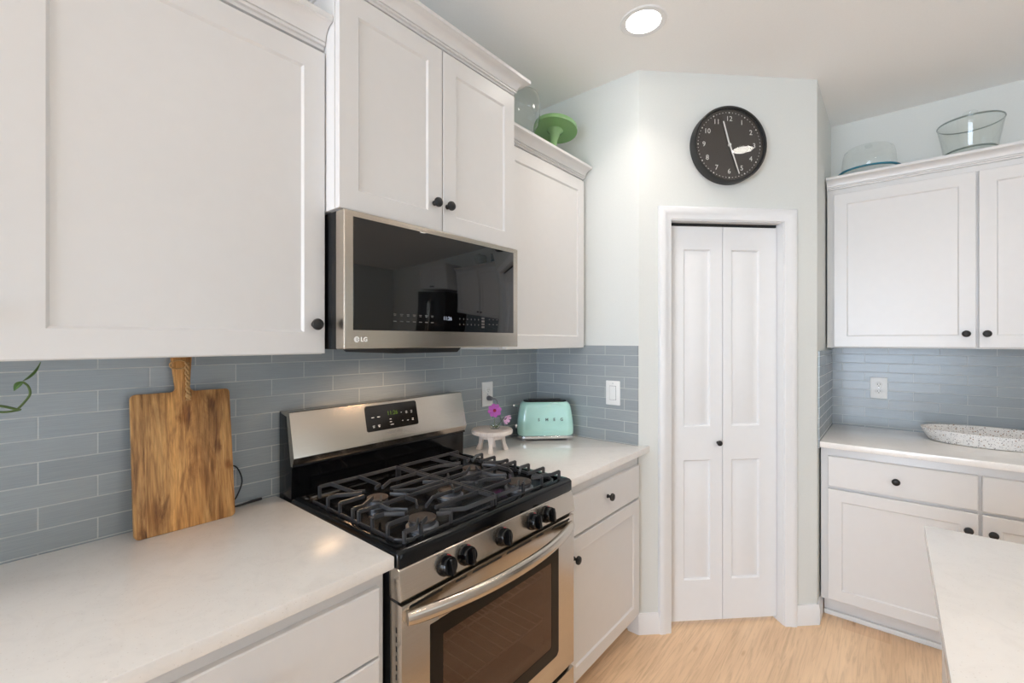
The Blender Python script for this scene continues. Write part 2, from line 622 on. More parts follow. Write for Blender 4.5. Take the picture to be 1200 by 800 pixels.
def thing(name, label=None, cat=None, loc=(0, 0, 0), rotz=0, group=None, kind=None):
    o = bpy.data.objects.new(name, None)
    COL.objects.link(o)
    o.location = loc
    o.rotation_euler = (0, 0, rotz)
    o.empty_display_size = .1
    if label:
        o['label'] = label
    if cat:
        o['category'] = cat
    if group:
        o['group'] = group
    if kind:
        o['kind'] = kind
    ORG[o.name] = Vector(loc)
    return o


def build(name, mb, mat, parent=None, local=False, smooth=35, label=None, cat=None, group=None, kind=None, loc=None):
    bm = mb.bm
    bmesh.ops.remove_doubles(bm, verts=bm.verts, dist=1e-6)
    org = Vector((0, 0, 0))
    if parent is not None:
        org = ORG[parent.name]
    elif loc is not None:
        org = Vector(loc)
    if not local:
        bmesh.ops.translate(bm, verts=bm.verts, vec=-org)
    me = bpy.data.meshes.new(name)
    bm.to_mesh(me)
    bm.free()
    me.materials.append(M[mat] if isinstance(mat, str) else mat)
    if smooth:
        me.shade_smooth()
        me.set_sharp_from_angle(angle=radians(smooth))
    o = bpy.data.objects.new(name, me)
    COL.objects.link(o)
    if parent is not None:
        o.parent = parent
    elif loc is not None:
        o.location = loc
    ORG[o.name] = org
    if label:
        o['label'] = label
    if cat:
        o['category'] = cat
    if group:
        o['group'] = group
    if kind:
        o['kind'] = kind
    return o


def text_mb(mb, body, size, origin, right, up, extrude=.0003, align='CENTER', bold=0.0, space=1.0):
    """lettering laid on a surface: origin, writing direction and up direction"""
    cu = bpy.data.curves.new('lettering', 'FONT')
    cu.body = body
    cu.size = size
    cu.extrude = extrude
    cu.offset = bold
    cu.align_x = align
    cu.align_y = 'CENTER'
    cu.space_character = space
    cu.resolution_u = 3
    ob = bpy.data.objects.new('lettering', cu)
    COL.objects.link(ob)
    dg = bpy.context.evaluated_depsgraph_get()
    me = bpy.data.meshes.new_from_object(ob.evaluated_get(dg))
    r, u = Vector(right).normalized(), Vector(up).normalized()
    n = r.cross(u)
    m = Matrix((r, u, n)).transposed().to_4x4()
    m.translation = Vector(origin)
    me.transform(m)
    mb.bm.from_mesh(me)
    bpy.data.objects.remove(ob)
    bpy.data.curves.remove(cu)
    bpy.data.meshes.remove(me)
    return mb


def struct(name, mb, mat, parent=None, **kw):
    return build(name, mb, mat, parent, kind='structure', **kw)


# ------------------------------------------------------------------ room constants
XW = -1.565            # tile face of the range wall
YS = 2.075             # tile face of the short pantry side wall
A = Vector((-.948, 2.083))
DL = .925              # length of the diagonal pantry wall
B = A + Vector((DL, DL)) * sqrt(.5)
YF = 3.40              # tile face of the back wall
CEIL = 2.743
RW, RN = 4.2, -4.4     # right and rear walls

# ------------------------------------------------------------------ setting
struct('floor', MB().box(-1.7, RW + .2, RN - .2, 3.6, -.06, 0), 'floor')
struct('ceiling', MB().box(-1.7, RW + .2, RN - .2, 3.6, CEIL, CEIL + .08), 'ceiling')
wl = struct('wall_left', MB().box(-1.70, XW - .008, RN, 2.19, 0, CEIL), 'wall')
struct('tile_backsplash', MB().box(XW - .0078, XW, -1.3, YS, .88, 1.40), 'tile_left', wl)
ws = struct('wall_pantry_left', MB().prism([(XW - .008, 2.083), (A.x, A.y), (A.x - .045, A.y + .107), (XW - .008, 2.19)],
                                           lambda p: (p[0], p[1], 0), lambda p: (p[0], p[1], CEIL)), 'wall')
struct('tile_backsplash', MB().box(XW, A.x - .001, YS, 2.0828, .88, 1.401), 'tile_side', ws)

# diagonal pantry wall: local frame s along the wall, +y into the pantry
OPN0, OPN1, OPZ = .160, .747, 2.02
wd = thing('wall_pantry_front', None, None, (A.x, A.y, 0), pi / 4, kind='structure')
mb = MB()
mb.box(0, OPN0, 0, .107, 0, CEIL)
mb.box(OPN1, DL, 0, .107, 0, CEIL)
mb.box(OPN0, OPN1, 0, .107, OPZ, CEIL)
struct('wall_panel', mb, 'wall', wd, local=True)
wr = struct('wall_pantry_right', MB().box(B.x - .107, B.x, B.y + .0005, YF + .008, 0, CEIL), 'wall')
struct('tile_backsplash', MB().box(B.x + .0002, B.x + .008, B.y + .025, YF, .88, 1.372), 'tile_ret', wr)
wb = struct('wall_back', MB().box(B.x - .107, RW, YF + .008, YF + .13, 0, CEIL), 'wall')
struct('tile_backsplash', MB().box(B.x + .008, .89, YF, YF + .0078, .88, 1.395), 'tile_back', wb)


def wall_with_hole(name, axis, c0, c1, a0, a1, h0, h1, z0, z1):
    mb = MB()
    def bx(p, q, r, s):
        if axis == 'x':
            mb.box(c0, c1, p, q, r, s)
        else:
            mb.box(p, q, c0, c1, r, s)
    bx(a0, h0, 0, CEIL)
    bx(h1, a1, 0, CEIL)
    bx(h0, h1, 0, z0)
    bx(h0, h1, z1, CEIL)
    return struct(name, mb, 'wall')


wall_with_hole('wall_right', 'x', RW, RW + .14, RN, YF + .13, -1.7, 2.1, .6, 2.4)
wall_with_hole('wall_rear', 'y', RN - .14, RN, -1.7, RW, -1.5, .9, .12, 2.4)


def window(name, axis, c, a0, a1, z0, z1):
    t = thing(name, None, None, (0, 0, 0), 0, kind='structure')
    f, g = MB(), MB()
    def bx(m, p, q, r, s, th=.06, bev=.003):
        if axis == 'x':
            m.box(c, c + th, p, q, r, s, bev)
        else:
            m.box(p, q, c - th, c, r, s, bev)
    w = .06
    bx(f, a0, a0 + w, z0, z1)
    bx(f, a1 - w, a1, z0, z1)
    bx(f, a0 + w, a1 - w, z0, z0 + w)
    bx(f, a0 + w, a1 - w, z1 - w, z1)
    m = (a0 + a1) / 2
    bx(f, m - w / 2, m + w / 2, z0 + w, z1 - w)
    fr = struct('window_frame', f, 'trim', t)
    if axis == 'x':
        g.box(c + .028, c + .032, a0 + w, a1 - w, z0 + w, z1 - w)
    else:
        g.box(a0 + w, a1 - w, c - .032, c - .028, z0 + w, z1 - w)
    struct('window_pane', g, 'window_glass', t)


window('window_1', 'x', RW + .04, -1.7, 2.1, .6, 2.4)
window('window_2', 'y', RN - .04, -1.5, .9, .12, 2.4)

# baseboards
BBP = [(0, 0), (.013, 0), (.013, .078), (.008, .092), (.006, .10), (0, .10)]


def bb_local(m, s0, s1, y0=0):
    m.prism(BBP, lambda p: (s0, y0 - p[0], p[1]), lambda p: (s1, y0 - p[0], p[1]))


d = thing('baseboard_front', None, None, (A.x, A.y, 0), pi / 4, kind='structure')
m1 = MB(); bb_local(m1, -.005, .0995); struct('baseboard_strip', m1, 'trim', d, local=True)
m1 = MB(); bb_local(m1, .8105, DL + .005); struct('baseboard_strip', m1, 'trim', d, local=True)
mb = MB().prism(BBP, lambda p: (-1.0, 2.083 - p[0], p[1]), lambda p: (A.x + .004, 2.083 - p[0], p[1]))
struct('baseboard_left', mb, 'trim')
mb = MB().prism(BBP, lambda p: (B.x + p[0], B.y - .004, p[1]), lambda p: (B.x + p[0], 2.868, p[1]))
struct('baseboard_right', mb, 'trim')

# pantry door casing (mitred, stepped profile)
tr = thing('trim_1', None, None, (A.x, A.y, 0), pi / 4, kind='structure')
CP = [(0, 0), (0, .010), (.004, .013), (.026, .014), (.032, .018), (.054, .020), (.060, .017), (.063, .010), (.063, 0)]
mb = MB()
rings = []
for sx_, z_, ds, dz in ((OPN0, 0, -1, 0), (OPN0, OPZ, -1, 1), (OPN1, OPZ, 1, 1), (OPN1, 0, 1, 0)):
    rings.append([(sx_ + ds * w, -h, z_ + dz * w) for w, h in CP])
mb.loft(rings)
struct('door_casing', mb, 'trim', tr, local=True)
mb = MB()
mb.box(OPN0, OPN0 + .004, -.0005, .10, 0, OPZ)
mb.box(OPN1 - .004, OPN1, -.0005, .10, 0, OPZ)
mb.box(OPN0 + .004, OPN1 - .004, -.0005, .10, OPZ - .004, OPZ)
struct('door_jamb', mb, 'trim', tr, local=True)

# bifold pantry door: two leaves with two raised panels each
dr = thing('door_1', None, None, (A.x, A.y, 0), pi / 4, kind='structure')
YD = .045


def leaf(s0, s1, p0, p1):
    z0, z1 = .020, 2.000
    zs = [z0, .222, .826, .995, 1.885, z1]
    us = [s0, p0, p1, s1]
    mb = MB()
    for i in range(3):
        for j in range(5):
            u0, u1, a, b = us[i], us[i + 1], zs[j], zs[j + 1]
            if i == 1 and j in (1, 3):
                st = [(0, 0), (.007, .010), (.014, .010), (.034, .003)]
                loops = []
                for off, dep in st:
                    loops.append([(u0 + off, YD + dep, a + off), (u1 - off, YD + dep, a + off), (u1 - off, YD + dep, b - off), (u0 + off, YD + dep, b - off)])
                for la, lb in zip(loops, loops[1:]):
                    for k in range(4):
                        l = (k + 1) % 4
                        mb.face([la[k], la[l], lb[l], lb[k]])
                mb.face(loops[-1])
            else:
                mb.face([(u0, YD, a), (u1, YD, a), (u1, YD, b), (u0, YD, b)])
    o = [(s0, z0), (s1, z0), (s1, z1), (s0, z1)]
    for k in range(4):
        (u0, a), (u1, b) = o[k], o[(k + 1) % 4]
        mb.face([(u0, YD, a), (u0, YD + .034, a), (u1, YD + .034, b), (u1, YD, b)])
    mb.face([(u, YD + .034, z) for u, z in reversed(o)])
    bmesh.ops.remove_doubles(mb.bm, verts=mb.bm.verts, dist=1e-5)
    bmesh.ops.recalc_face_normals(mb.bm, faces=mb.bm.faces)
    return mb


struct('door_leaf', leaf(.166, .4515, .249, .388), 'trim', dr, local=True, smooth=20)
struct('door_leaf', leaf(.4545, .741, .500, .648), 'trim', dr, local=True, smooth=20)
KNOB = [(.0, 0), (.0085, 0), (.0085, .003), (.0055, .006), (.0055, .013), (.009, .016), (.0155, .019), (.0162, .023), (.0145, .028), (.009, .031), (0, .032)]
struct('door_knob', MB().lathe([(r * .85, h * .9) for r, h in KNOB], (.427, YD, .912), (0, -1, 0), 20), 'black', dr, local=True)
struct('door_track', MB().box(.166, .741, YD + .004, YD + .03, 2.004, 2.016), 'vent', dr, local=True)


# ------------------------------------------------------------------ cabinets
def F(axis, face):
    """maps (u along the front, w outward, z) to world; axis 'x' fronts face +x, axis 'y' fronts face -y"""
    if axis == 'x':
        return lambda u, w, z: (face + w, u, z)
    return lambda u, w, z: (u, face - w, z)


def shaker(mb, fn, u0, u1, z0, z1, th=.02, rail=.058, rec=.006, b=.002):
    def ring(off, w):
        return [fn(u0 + off, w, z0 + off), fn(u1 - off, w, z0 + off), fn(u1 - off, w, z1 - off), fn(u0 + off, w, z1 - off)]
    mb.loft([ring(0, -th), ring(0, -b), ring(b, 0), ring(rail, 0), ring(rail + .006, -rec)])
    return mb


def slab(mb, fn, u0, u1, z0, z1, th=.02, b=.003):
    def ring(off, w):
        return [fn(u0 + off, w, z0 + off), fn(u1 - off, w, z0 + off), fn(u1 - off, w, z1 - off), fn(u0 + off, w, z1 - off)]
    mb.loft([ring(0, -th), ring(0, -b), ring(b, 0)])
    return mb


def door(parent, fn, u0, u1, z0, z1, ku=None, kz=None, rail=.058, name='door'):
    dd = build(name, shaker(MB(), fn, u0, u1, z0, z1, rail=rail), 'cabinet', parent, smooth=20)
    if ku is not None:
        o, n = Vector(fn(ku, 0, kz)), Vector(fn(ku, 1, kz)) - Vector(fn(ku, 0, kz))
        build('knob', MB().lathe(KNOB, o, n, 24), 'black', dd, label='small black round knob')
    return dd


def drawer(parent, fn, u0, u1, z0, z1, ku=None, kz=None):
    dd = build('drawer', slab(MB(), fn, u0, u1, z0, z1), 'cabinet', parent, smooth=20)
    if ku is not None:
        o, n = Vector(fn(ku, 0, kz)), Vector(fn(ku, 1, kz)) - Vector(fn(ku, 0, kz))
        build('knob', MB().lathe(KNOB, o, n, 24), 'black', dd, label='small black round knob')
    return dd


def crown_profile(h, p):
    pts = [(-.012, 0), (.006, 0), (.006, .11), (.014, .125), (.014, .215), (.010, .235), (.012, .26)]
    for k in range(7):
        a = k / 6 * pi / 2
        pts.append((.016 + (p - .022) * (1 - cos(a)), .26 + .48 * sin(a)))
    pts += [(p - .006, .75), (p, .77), (p, .97), (p - .003, 1.0), (-.012, 1.0)]
    return [(o, z * h) for o, z in pts]


def crown(parent, path, normals, z0, h, p, mat='cabinet'):
    """path: plan points at the carcass face; normals: offset direction at each point (mitres scaled)"""
    prof = crown_profile(h, p)
    rings = [[(x + nx * o, y + ny * o, z0 + z) for o, z in prof] for (x, y), (nx, ny) in zip(path, normals)]
    return build('crown_molding', MB().loft(rings), mat, parent, smooth=30)


XB = XW + .002
UPG = 'white shaker upper cabinets'
# left wall cabinet (large door fills the upper left)
t = thing('upper_cabinet', 'large white shaker wall cabinet above the wooden cutting board', 'cabinet', (XB, .02, 1.388), 0, UPG)
build('body', MB().box(XB, -1.262, -.60, .645, 1.388, 2.336, .0015), 'cabinet', t)
fx = F('x', -1.24)
door(t, fx, .0265, .6435, 1.390, 2.246, .611, 1.472, .060)
door(t, fx, -.592, .0235, 1.390, 2.246, -.03, 1.472)
crown(t, [(-1.256, -.60), (-1.256, .645)], [(1, 0), (1, 0)], 2.2585, .080, .056)
# cabinet over the microwave, deeper than its neighbours
t = thing('upper_cabinet', 'tall white two-door cabinet directly above the microwave', 'cabinet', (XB, 1.03, 1.796), 0, UPG)
build('body', MB().box(XB, -1.197, .6475, 1.4115, 1.796, 2.488, .0015), 'cabinet', t)
fx = F('x', -1.175)
door(t, fx, .6495, 1.0255, 1.797, 2.416, .990, 1.886, .060)
door(t, fx, 1.0295, 1.4095, 1.797, 2.416, 1.0475, 1.886, .060)
crown(t, [(XB, .6475), (-1.191, .6475), (-1.191, 1.4115), (XB, 1.4115)], [(0, -1), (1, -1), (1, 1), (0, 1)], 2.4285, .062, .056)
# cabinet right of the microwave
t = thing('upper_cabinet', 'white single-door wall cabinet right of the microwave with green cake stand on top', 'cabinet', (XB, 1.74, 1.388), 0, UPG)
build('body', MB().box(XB, -1.262, 1.414, 2.0735, 1.388, 2.3325, .0015), 'cabinet', t)
fx = F('x', -1.24)
door(t, fx, 1.432, 2.058, 1.390, 2.260, None, None, .058)
crown(t, [(-1.256, 1.414), (-1.256, 2.0735)], [(1, 0), (1, 0)], 2.2755, .058, .056)
# back wall cabinet
t = thing('upper_cabinet', 'white two-door wall cabinet on the back wall right of the pantry door', 'cabinet', (.30, YF - .002, 1.386), 0, UPG)
build('body', MB().box(-.285, .885, 3.102, YF - .002, 1.386, 2.3295, .0015), 'cabinet', t)
fy = F('y', 3.08)
door(t, fy, -.253, .3035, 1.392, 2.236, .268, 1.459)
door(t, fy, .3125, .868, 1.392, 2.236, .338, 1.459)
crown(t, [(-.285, 3.096), (.885, 3.096)], [(0, -1), (0, -1)], 2.2685, .062, .050)

BSG = 'white base cabinets'
# left base cabinet
t = thing('base_cabinet', 'white drawer base cabinet left of the range below the cutting board counter', 'cabinet', (XB, .02, 0), 0, BSG)
mb = MB().box(XB, -.948, -.60, .638, .105, .8845, .0015)
build('body', mb, 'cabinet', t)
build('toe_kick', MB().box(XB, -1.02, -.60, .638, 0, .1045), 'cabinet', t)
fx = F('x', -.93)
for z0, z1 in ((.681, .841), (.405, .674), (.118, .398)):
    drawer(t, fx, .03, .619, z0, z1, .325, (z0 + z1) / 2)
# base cabinet right of the range
t = thing('base_cabinet', 'white base cabinet between the range and the pantry with one drawer over one door', 'cabinet', (XB, 1.74, 0), 0, BSG)
build('body', MB().box(XB, -.948, 1.4165, 2.070, .105, .8845, .0015), 'cabinet', t)
build('toe_kick', MB().box(XB, -1.02, 1.4165, 2.069, 0, .1045), 'cabinet', t)
drawer(t, fx, 1.426, 2.050, .678, .832, 1.735, .765)
door(t, fx, 1.426, 2.050, .116, .668, 1.466, .598, .056)
# back wall base cabinet
t = thing('base_cabinet', 'white base cabinet on the back wall under the speckled tray counter', 'cabinet', (.30, YF - .002, 0), 0, BSG)
build('body', MB().box(-.285, .885, 2.812, YF - .002, .105, .8845, .0015), 'cabinet', t)
build('toe_kick', MB().box(-.278, .885, 2.885, YF - .002, 0, .1045), 'cabinet', t)
build('shoe_strip', MB().box(-.278, .885, 2.868, 2.8845, 0, .024, .004), 'trim', t)
fy = F('y', 2.79)
drawer(t, fy, -.254, .2815, .690, .842, .010, .765)
drawer(t, fy, .2935, .829, .690, .842, .561, .765)
door(t, fy, -.254, .2815, .118, .676, .250, .603, .056)
door(t, fy, .2935, .829, .118, .676, .325, .603, .056)

# countertops
mb = MB().box(XB, -.905, -.75, .6415, .885, .915, .004)
build('countertop', mb, 'quartz', label='white quartz counter left of the range with the cutting board on it', cat='countertop', group='white quartz countertops', loc=(-1.23, 0, .885))
mb = MB().prism([(XB, 1.414), (-.905, 1.414), (-.905, 2.112), (-.9205, 2.1085), (-.9465, 2.0815), (-.9465, YS - .001), (XB, YS - .001)],
                lambda p: (p[0], p[1], .885), lambda p: (p[0], p[1], .915), .003)
build('countertop', mb, 'quartz', label='white quartz counter in the corner with the mint toaster on it', cat='countertop', group='white quartz countertops', loc=(-1.23, 1.75, .885))
mb = MB().box(B.x + .0085, .888, 2.763, YF - .001, .885, .915, .004)
build('countertop', mb, 'quartz', label='white quartz counter along the back wall with the speckled tray on it', cat='countertop', group='white quartz countertops', loc=(.30, 3.1, .885))
mb = MB().box(.066, 1.15, -1.1, 1.70, .885, .915, .004)
build('island_countertop', mb, 'quartz', label='white quartz island top with one corner jutting in by the base cabinet', cat='countertop', group='white quartz countertops', loc=(.6, .3, .885))
t = thing('kitchen_island', 'white island cabinet under the jutting quartz top', 'kitchen island', (.6, .3, 0))
build('body', MB().box(.10, .85, -1.07, 1.66, .10, .8845, .002), 'cabinet', t)
build('toe_kick', MB().box(.16, .79, -1.02, 1.60, 0, .0995), 'cabinet', t)
for k in range(4):
    u0 = -1.05 + k * .675
    build('side_panel', shaker(MB(), lambda u, w, z: (.0985 - w, u, z), u0 + .006, u0 + .669, .12, .87, th=.002, rec=.001), 'cabinet', t, smooth=20)

# ------------------------------------------------------------------ microwave
t = thing('microwave', 'stainless over-the-range microwave with black glass door below the tall cabinet', 'microwave', (XB, 1.03, 1.396))
MY0, MY1 = .6505, 1.4015
build('body', MB().box(XB, -1.197, MY0 + .004, MY1 - .004, 1.402, 1.7915, .002), 'blackmatte', t)
mb = MB()
mb.box(-1.195, -1.150, MY0, MY1, 1.402, 1.790, .005, 3)
dr_ = build('door', mb, 'steel', t)
gl = build('glass_panel', MB().box(-1.1505, -1.1485, .678, 1.372, 1.456, 1.773, .001), 'mwglass', dr_)
build('side_grille', MB().box(-1.214, -1.1955, MY0 + .0005, MY0 + .004, 1.41, 1.785), 'vent', t)
mb = MB().prism([(.835, 1.4015), (1.125, 1.4015), (1.105, 1.386), (.855, 1.386)], lambda p: (-1.50, p[0], p[1]), lambda p: (-1.185, p[0], p[1]), .002)
build('underside_vent', mb, 'blackmatte', t)
hl = build('work_lamp', MB().box(-1.29, -1.22, .93, 1.05, 1.3857, 1.3880), 'hoodlens', t, label='lit warm work lamp')
L = area('hood_lamp_light', (-1.255, .99, 1.3845), (0, radians(24), 0), .06, .11, P_HOOD, (1.0, .70, .46), radians(120))
mb = MB()
rt, up = (0, 1, 0), (0, 0, 1)
text_mb(mb, 'LG', .0175, (-1.1498, .712, 1.4295), rt, up, .0004, bold=.0006)
build('brand_lettering', mb, 'white_plastic', dr_)
# round emblem: disc with a cut-out letter line and an eye
mb = MB().lathe([(0, 0), (.0085, 0), (.0085, .0006), (0, .0006)], (-1.1503, .689, 1.430), (1, 0, 0), 24)
em = build('brand_emblem', mb, 'white_plastic', dr_)
mb = MB()
mb.box(-1.1499, -1.1494, .6885, .6900, 1.4260, 1.4350)
mb.box(-1.1499, -1.1494, .6885, .6930, 1.4252, 1.4264)
mb.box(-1.1499, -1.1494, .6935, .6968, 1.4294, 1.4306)
build('emblem_line', mb, 'grey_mark', dr_)
def mark(parent, y, z, w, h, mat='dim_mark'):
    build('key_marking', MB().box(-1.1487, -1.1482, y - w, y + w, z - h, z + h), mat, parent, smooth=0)
for k in range(7):
    y = .815 + k * .0241
    mark(dr_, y, 1.5065, .0050 + .0008 * (k % 2), .0011)
    mark(dr_, y, 1.5025, .0040, .0009)
    mark(dr_, y, 1.4850, .0058, .0013)
for k in range(6):
    y = 1.082 + k * .0185
    mark(dr_, y, 1.502, .0016, .0026)
    mark(dr_, y, 1.483, .0016, .0026)
for r_ in range(4):
    mark(dr_, 1.198, 1.476 + r_ * .0105, .0075, .0034)
for y in (1.232, 1.253, 1.274):
    mark(dr_, y, 1.4865, .0036, .0014)
    mark(dr_, y, 1.5045, .0026, .0012)
build('clock_digits', text_mb(MB(), '11:26', .0175, (-1.1484, 1.026, 1.5005), rt, up, .0002), 'digits_white', dr_)

# ------------------------------------------------------------------ gas range
t = thing('gas_range', 'freestanding stainless gas range with black cooktop under the microwave', 'stove', (-1.2, 1.03, 0))
Y0, Y1 = .646, 1.406
YC = (Y0 + Y1) / 2
mb = MB()
mb.box(-1.555, -.905, Y0 + .004, Y0 + .012, .03, .884)
mb.box(-1.555, -.905, Y1 - .012, Y1 - .004, .03, .884)
mb.box(-1.555, -1.53, Y0 + .012, Y1 - .012, .03, .884)
mb.box(-1.53, -.91, Y0 + .012, Y1 - .012, .03, .05)
mb.box(-.94, -.905, Y0 + .012, Y1 - .012, .80, .884)
for x in (-1.5, -.96):
    for y in (Y0 + .06, Y1 - .06):
        mb.lathe([(0, 0), (.018, 0), (.018, .03), (0, .03)], (x, y, .0), (0, 0, 1), 16)
build('body', mb, 'blackmatte', t)
# cooktop: rolled black enamel tray with a sunken well
mb = MB()
def rect(x0, x1, y0, y1, z, r=.012):
    pts = []
    for cx, cy, a0 in ((x1 - r, y1 - r, 0), (x0 + r, y1 - r, 90), (x0 + r, y0 + r, 180), (x1 - r, y0 + r, 270)):
        for k in range(5):
            a = radians(a0 + k * 22.5)
            pts.append((cx + r * cos(a), cy + r * sin(a), z))
    return pts
cx0, cx1 = -1.468, -.895
mb.loft([rect(cx0, cx1, Y0 - .001, Y1 + .001, .884), rect(cx0, cx1, Y0 - .001, Y1 + .001, .915), rect(cx0 + .003, cx1 - .004, Y0 + .003, Y1 - .003, .922),
         rect(cx0 + .008, cx1 - .010, Y0 + .008, Y1 - .008, .925), rect(cx0 + .012, cx1 - .034, Y0 + .022, Y1 - .022, .924),
         rect(cx0 + .018, cx1 - .044, Y0 + .032, Y1 - .032, .913), rect(cx0 + .03, cx1 - .06, Y0 + .05, Y1 - .05, .911)])
build('cooktop', mb, 'enamel', t)

# burners
BUR = [(-.998, .798, .036), (-1.235, .812, .030), (-1.125, YC - .012, .036), (-.998, 1.222, .040), (-1.245, 1.232, .030)]
for x, y, r in BUR:
    mb = MB().lathe([(0, .911), (r * 1.25, .911), (r * 1.25, .918), (r * 1.05, .921), (r * 1.05, .931), (0, .931)], (x, y, 0), (0, 0, 1), 28)
    b_ = build('burner', mb, 'burner', t)
    build('burner_cap', MB().lathe([(0, .9312), (r * 1.02, .9312), (r * 1.1, .934), (r * 1.08, .938), (r * .9, .9405), (0, .941)], (x, y, 0), (0, 0, 1), 28), 'brass', b_)

# two cast-iron grates
GT, GB = .957, .9135
def grate(y0, y1, outer):
    """outer: -1 when the free side is y0, +1 when it is y1"""
    mb = MB()
    yo, yj = (y0, y1) if outer < 0 else (y1, y0)
    sgn = 1 if outer < 0 else -1
    yc = (y0 + y1) / 2 + (.0 if outer < 0 else 0)
    xf, xb = -.938, -1.425
    xm = -1.135
    W_, H_ = .0070, .011
    # low rail round the outside, joint bar on top
    mb.bar([(xf, yo + sgn * .035, GB + .011), (xf, yj - sgn * .012, GB + .011)], W_, .009)
    mb.bar([(xb, yo + sgn * .035, GT), (xb, yj, GT)], W_, H_)
    mb.bar([(xf - .03, yo, GB + .011), (xb + .03, yo, GB + .011)], W_, .009)
    mb.bar([(xf, yo + sgn * .035, GB + .011), (xf - .012, yo + sgn * .012, GB + .011), (xf - .035, yo, GB + .011)], W_, .009)
    mb.bar([(xf - .002, yj, GT), (xb, yj, GT)], W_, H_)
    def drop(x, y):
        mb.box(x - .0045, x + .0045, y - .0045, y + .0045, GB, GT - .003, .0012, 1)
    # centre bar from the free side to the joint
    mb.bar([(xm, yo, GT), (xm, yj, GT)], W_, H_)
    drop(xm, yo)
    for bx_, by_, br in [b for b in BUR if y0 - .02 < b[1] < y1 + .02 and abs(b[1] - YC) > .05]:
        f = 1 if bx_ > xm else -1
        ri = .026
        # three fingers from each side, bent in towards the burner
        for dx in (.070, 0.0, -.070):
            for side in (-1, 1):
                ys = yo if side * sgn < 0 else yj
                if dx == 0:
                    mb.bar([(bx_, by_ + side * .047, GT), (bx_, ys, GT)], W_, H_)
                    xo = bx_
                else:
                    reach = .095 if abs(ys - by_) > .12 else .075
                    mb.bar([(bx_ + dx * .42, by_ + side * .037, GT), (bx_ + dx, by_ + side * reach, GT), (bx_ + dx, ys, GT)], W_, H_)
                    xo = bx_ + dx
                if ys == yo:
                    drop(xo, ys)
        # two fingers from the front / back edge, two from the centre bar
        xe = xf if f > 0 else xb
        for side in (-1, 1):
            mb.bar([(bx_ + f * .040, by_ + side * .018, GT), (bx_ + f * .056, by_ + side * .046, GT), (xe, by_ + side * .052, GT)], W_, H_)
            mb.bar([(bx_ - f * .043, by_ + side * .016, GT), (bx_ - f * .085, by_ + side * .045, GT), (xm, by_ + side * .045, GT)], W_, H_)
            if f > 0:
                drop(xe, by_ + side * .052)
    # fingers reaching the centre burner
    mb.bar([(xm + .075, yj - sgn * .05, GT), (xm + .028, yj - sgn * .012, GT)], W_, H_)
    mb.bar([(xm - .075, yj - sgn * .05, GT), (xm - .028, yj - sgn * .012, GT)], W_, H_)
    drop(xf, yj); drop(xb, yj); drop(xb, yo + sgn * .035)
    return mb

build('grate', grate(Y0 + .040, YC - .006, -1), 'iron', t, label='left black cast-iron grate')
build('grate', grate(YC + .006, Y1 - .040, 1), 'iron', t, label='right black cast-iron grate')

# control panel with five knobs
mb = MB().prism([(-.936, .8835), (-.900, .8835), (-.895, .878), (-.885, .812), (-.890, .806), (-.936, .806)],
                lambda p: (p[0], Y0 + .001, p[1]), lambda p: (p[0], Y1 - .001, p[1]), .0015)
cp = build('control_panel', mb, 'steel', t)
nrm = Vector((.989, 0, .15)).normalized()
for y in (.785, .858, 1.008, 1.156, 1.233):
    o = Vector((-.8898, y, .845))
    kb = MB().lathe([(0, 0), (.0275, 0), (.0275, .004), (.0250, .007), (.0240, .022), (.0215, .026), (0, .0265)], o, nrm, 28)
    k_ = build('knob', kb, 'enamel', t)
    gb = MB().box(-.0215, .0215, -.0065, .0065, .004, .037, .003)
    gb.bm.transform(Matrix.Translation(o) @ Vector((0, 0, 1)).rotation_difference(nrm).to_matrix().to_4x4())
    build('knob_grip', gb, 'enamel', k_)
    rg = MB()
    q = Vector((0, 0, 1)).rotation_difference(nrm)
    pts = [o + q @ Vector((-.0250 * cos(radians(a)), .0250 * sin(radians(a)), .0058)) for a in range(15, 100, 8)]
    rg.tube(pts, .0017, 6)
    build('red_dial_mark', rg, 'red', k_)
    pr = MB()
    a1 = o + q @ Vector((-.031, -.020, .0004)); 
    pr.box(a1.x - .0004, a1.x + .0006, a1.y - .004, a1.y + .004, a1.z - .0008, a1.z + .0008)
    a1 = o + q @ Vector((-.0335, .004, .0004))
    pr.box(a1.x - .0004, a1.x + .0006, a1.y - .002, a1.y + .002, a1.z - .0018, a1.z + .0018)
    build('dial_printing', pr, 'grey_mark', cp)

# oven door with bowed handle
OX = -.888
mb = MB()
def dbox(*a):
    mb.box(*a, .002)
wy0, wy1, wz0, wz1 = .735, 1.303, .340, .714
dbox(-.935, OX, Y0 + .003, wy0 + .03, .262, .797)
dbox(-.935, OX, wy1 - .03, Y1 - .003, .262, .797)
dbox(-.934, OX, wy0 + .026, wy1 - .026, .262, wz0 + .03)
dbox(-.934, OX, wy0 + .026, wy1 - .026, wz1 - .03, .797)
od = build('oven_door', mb, 'steel', t)
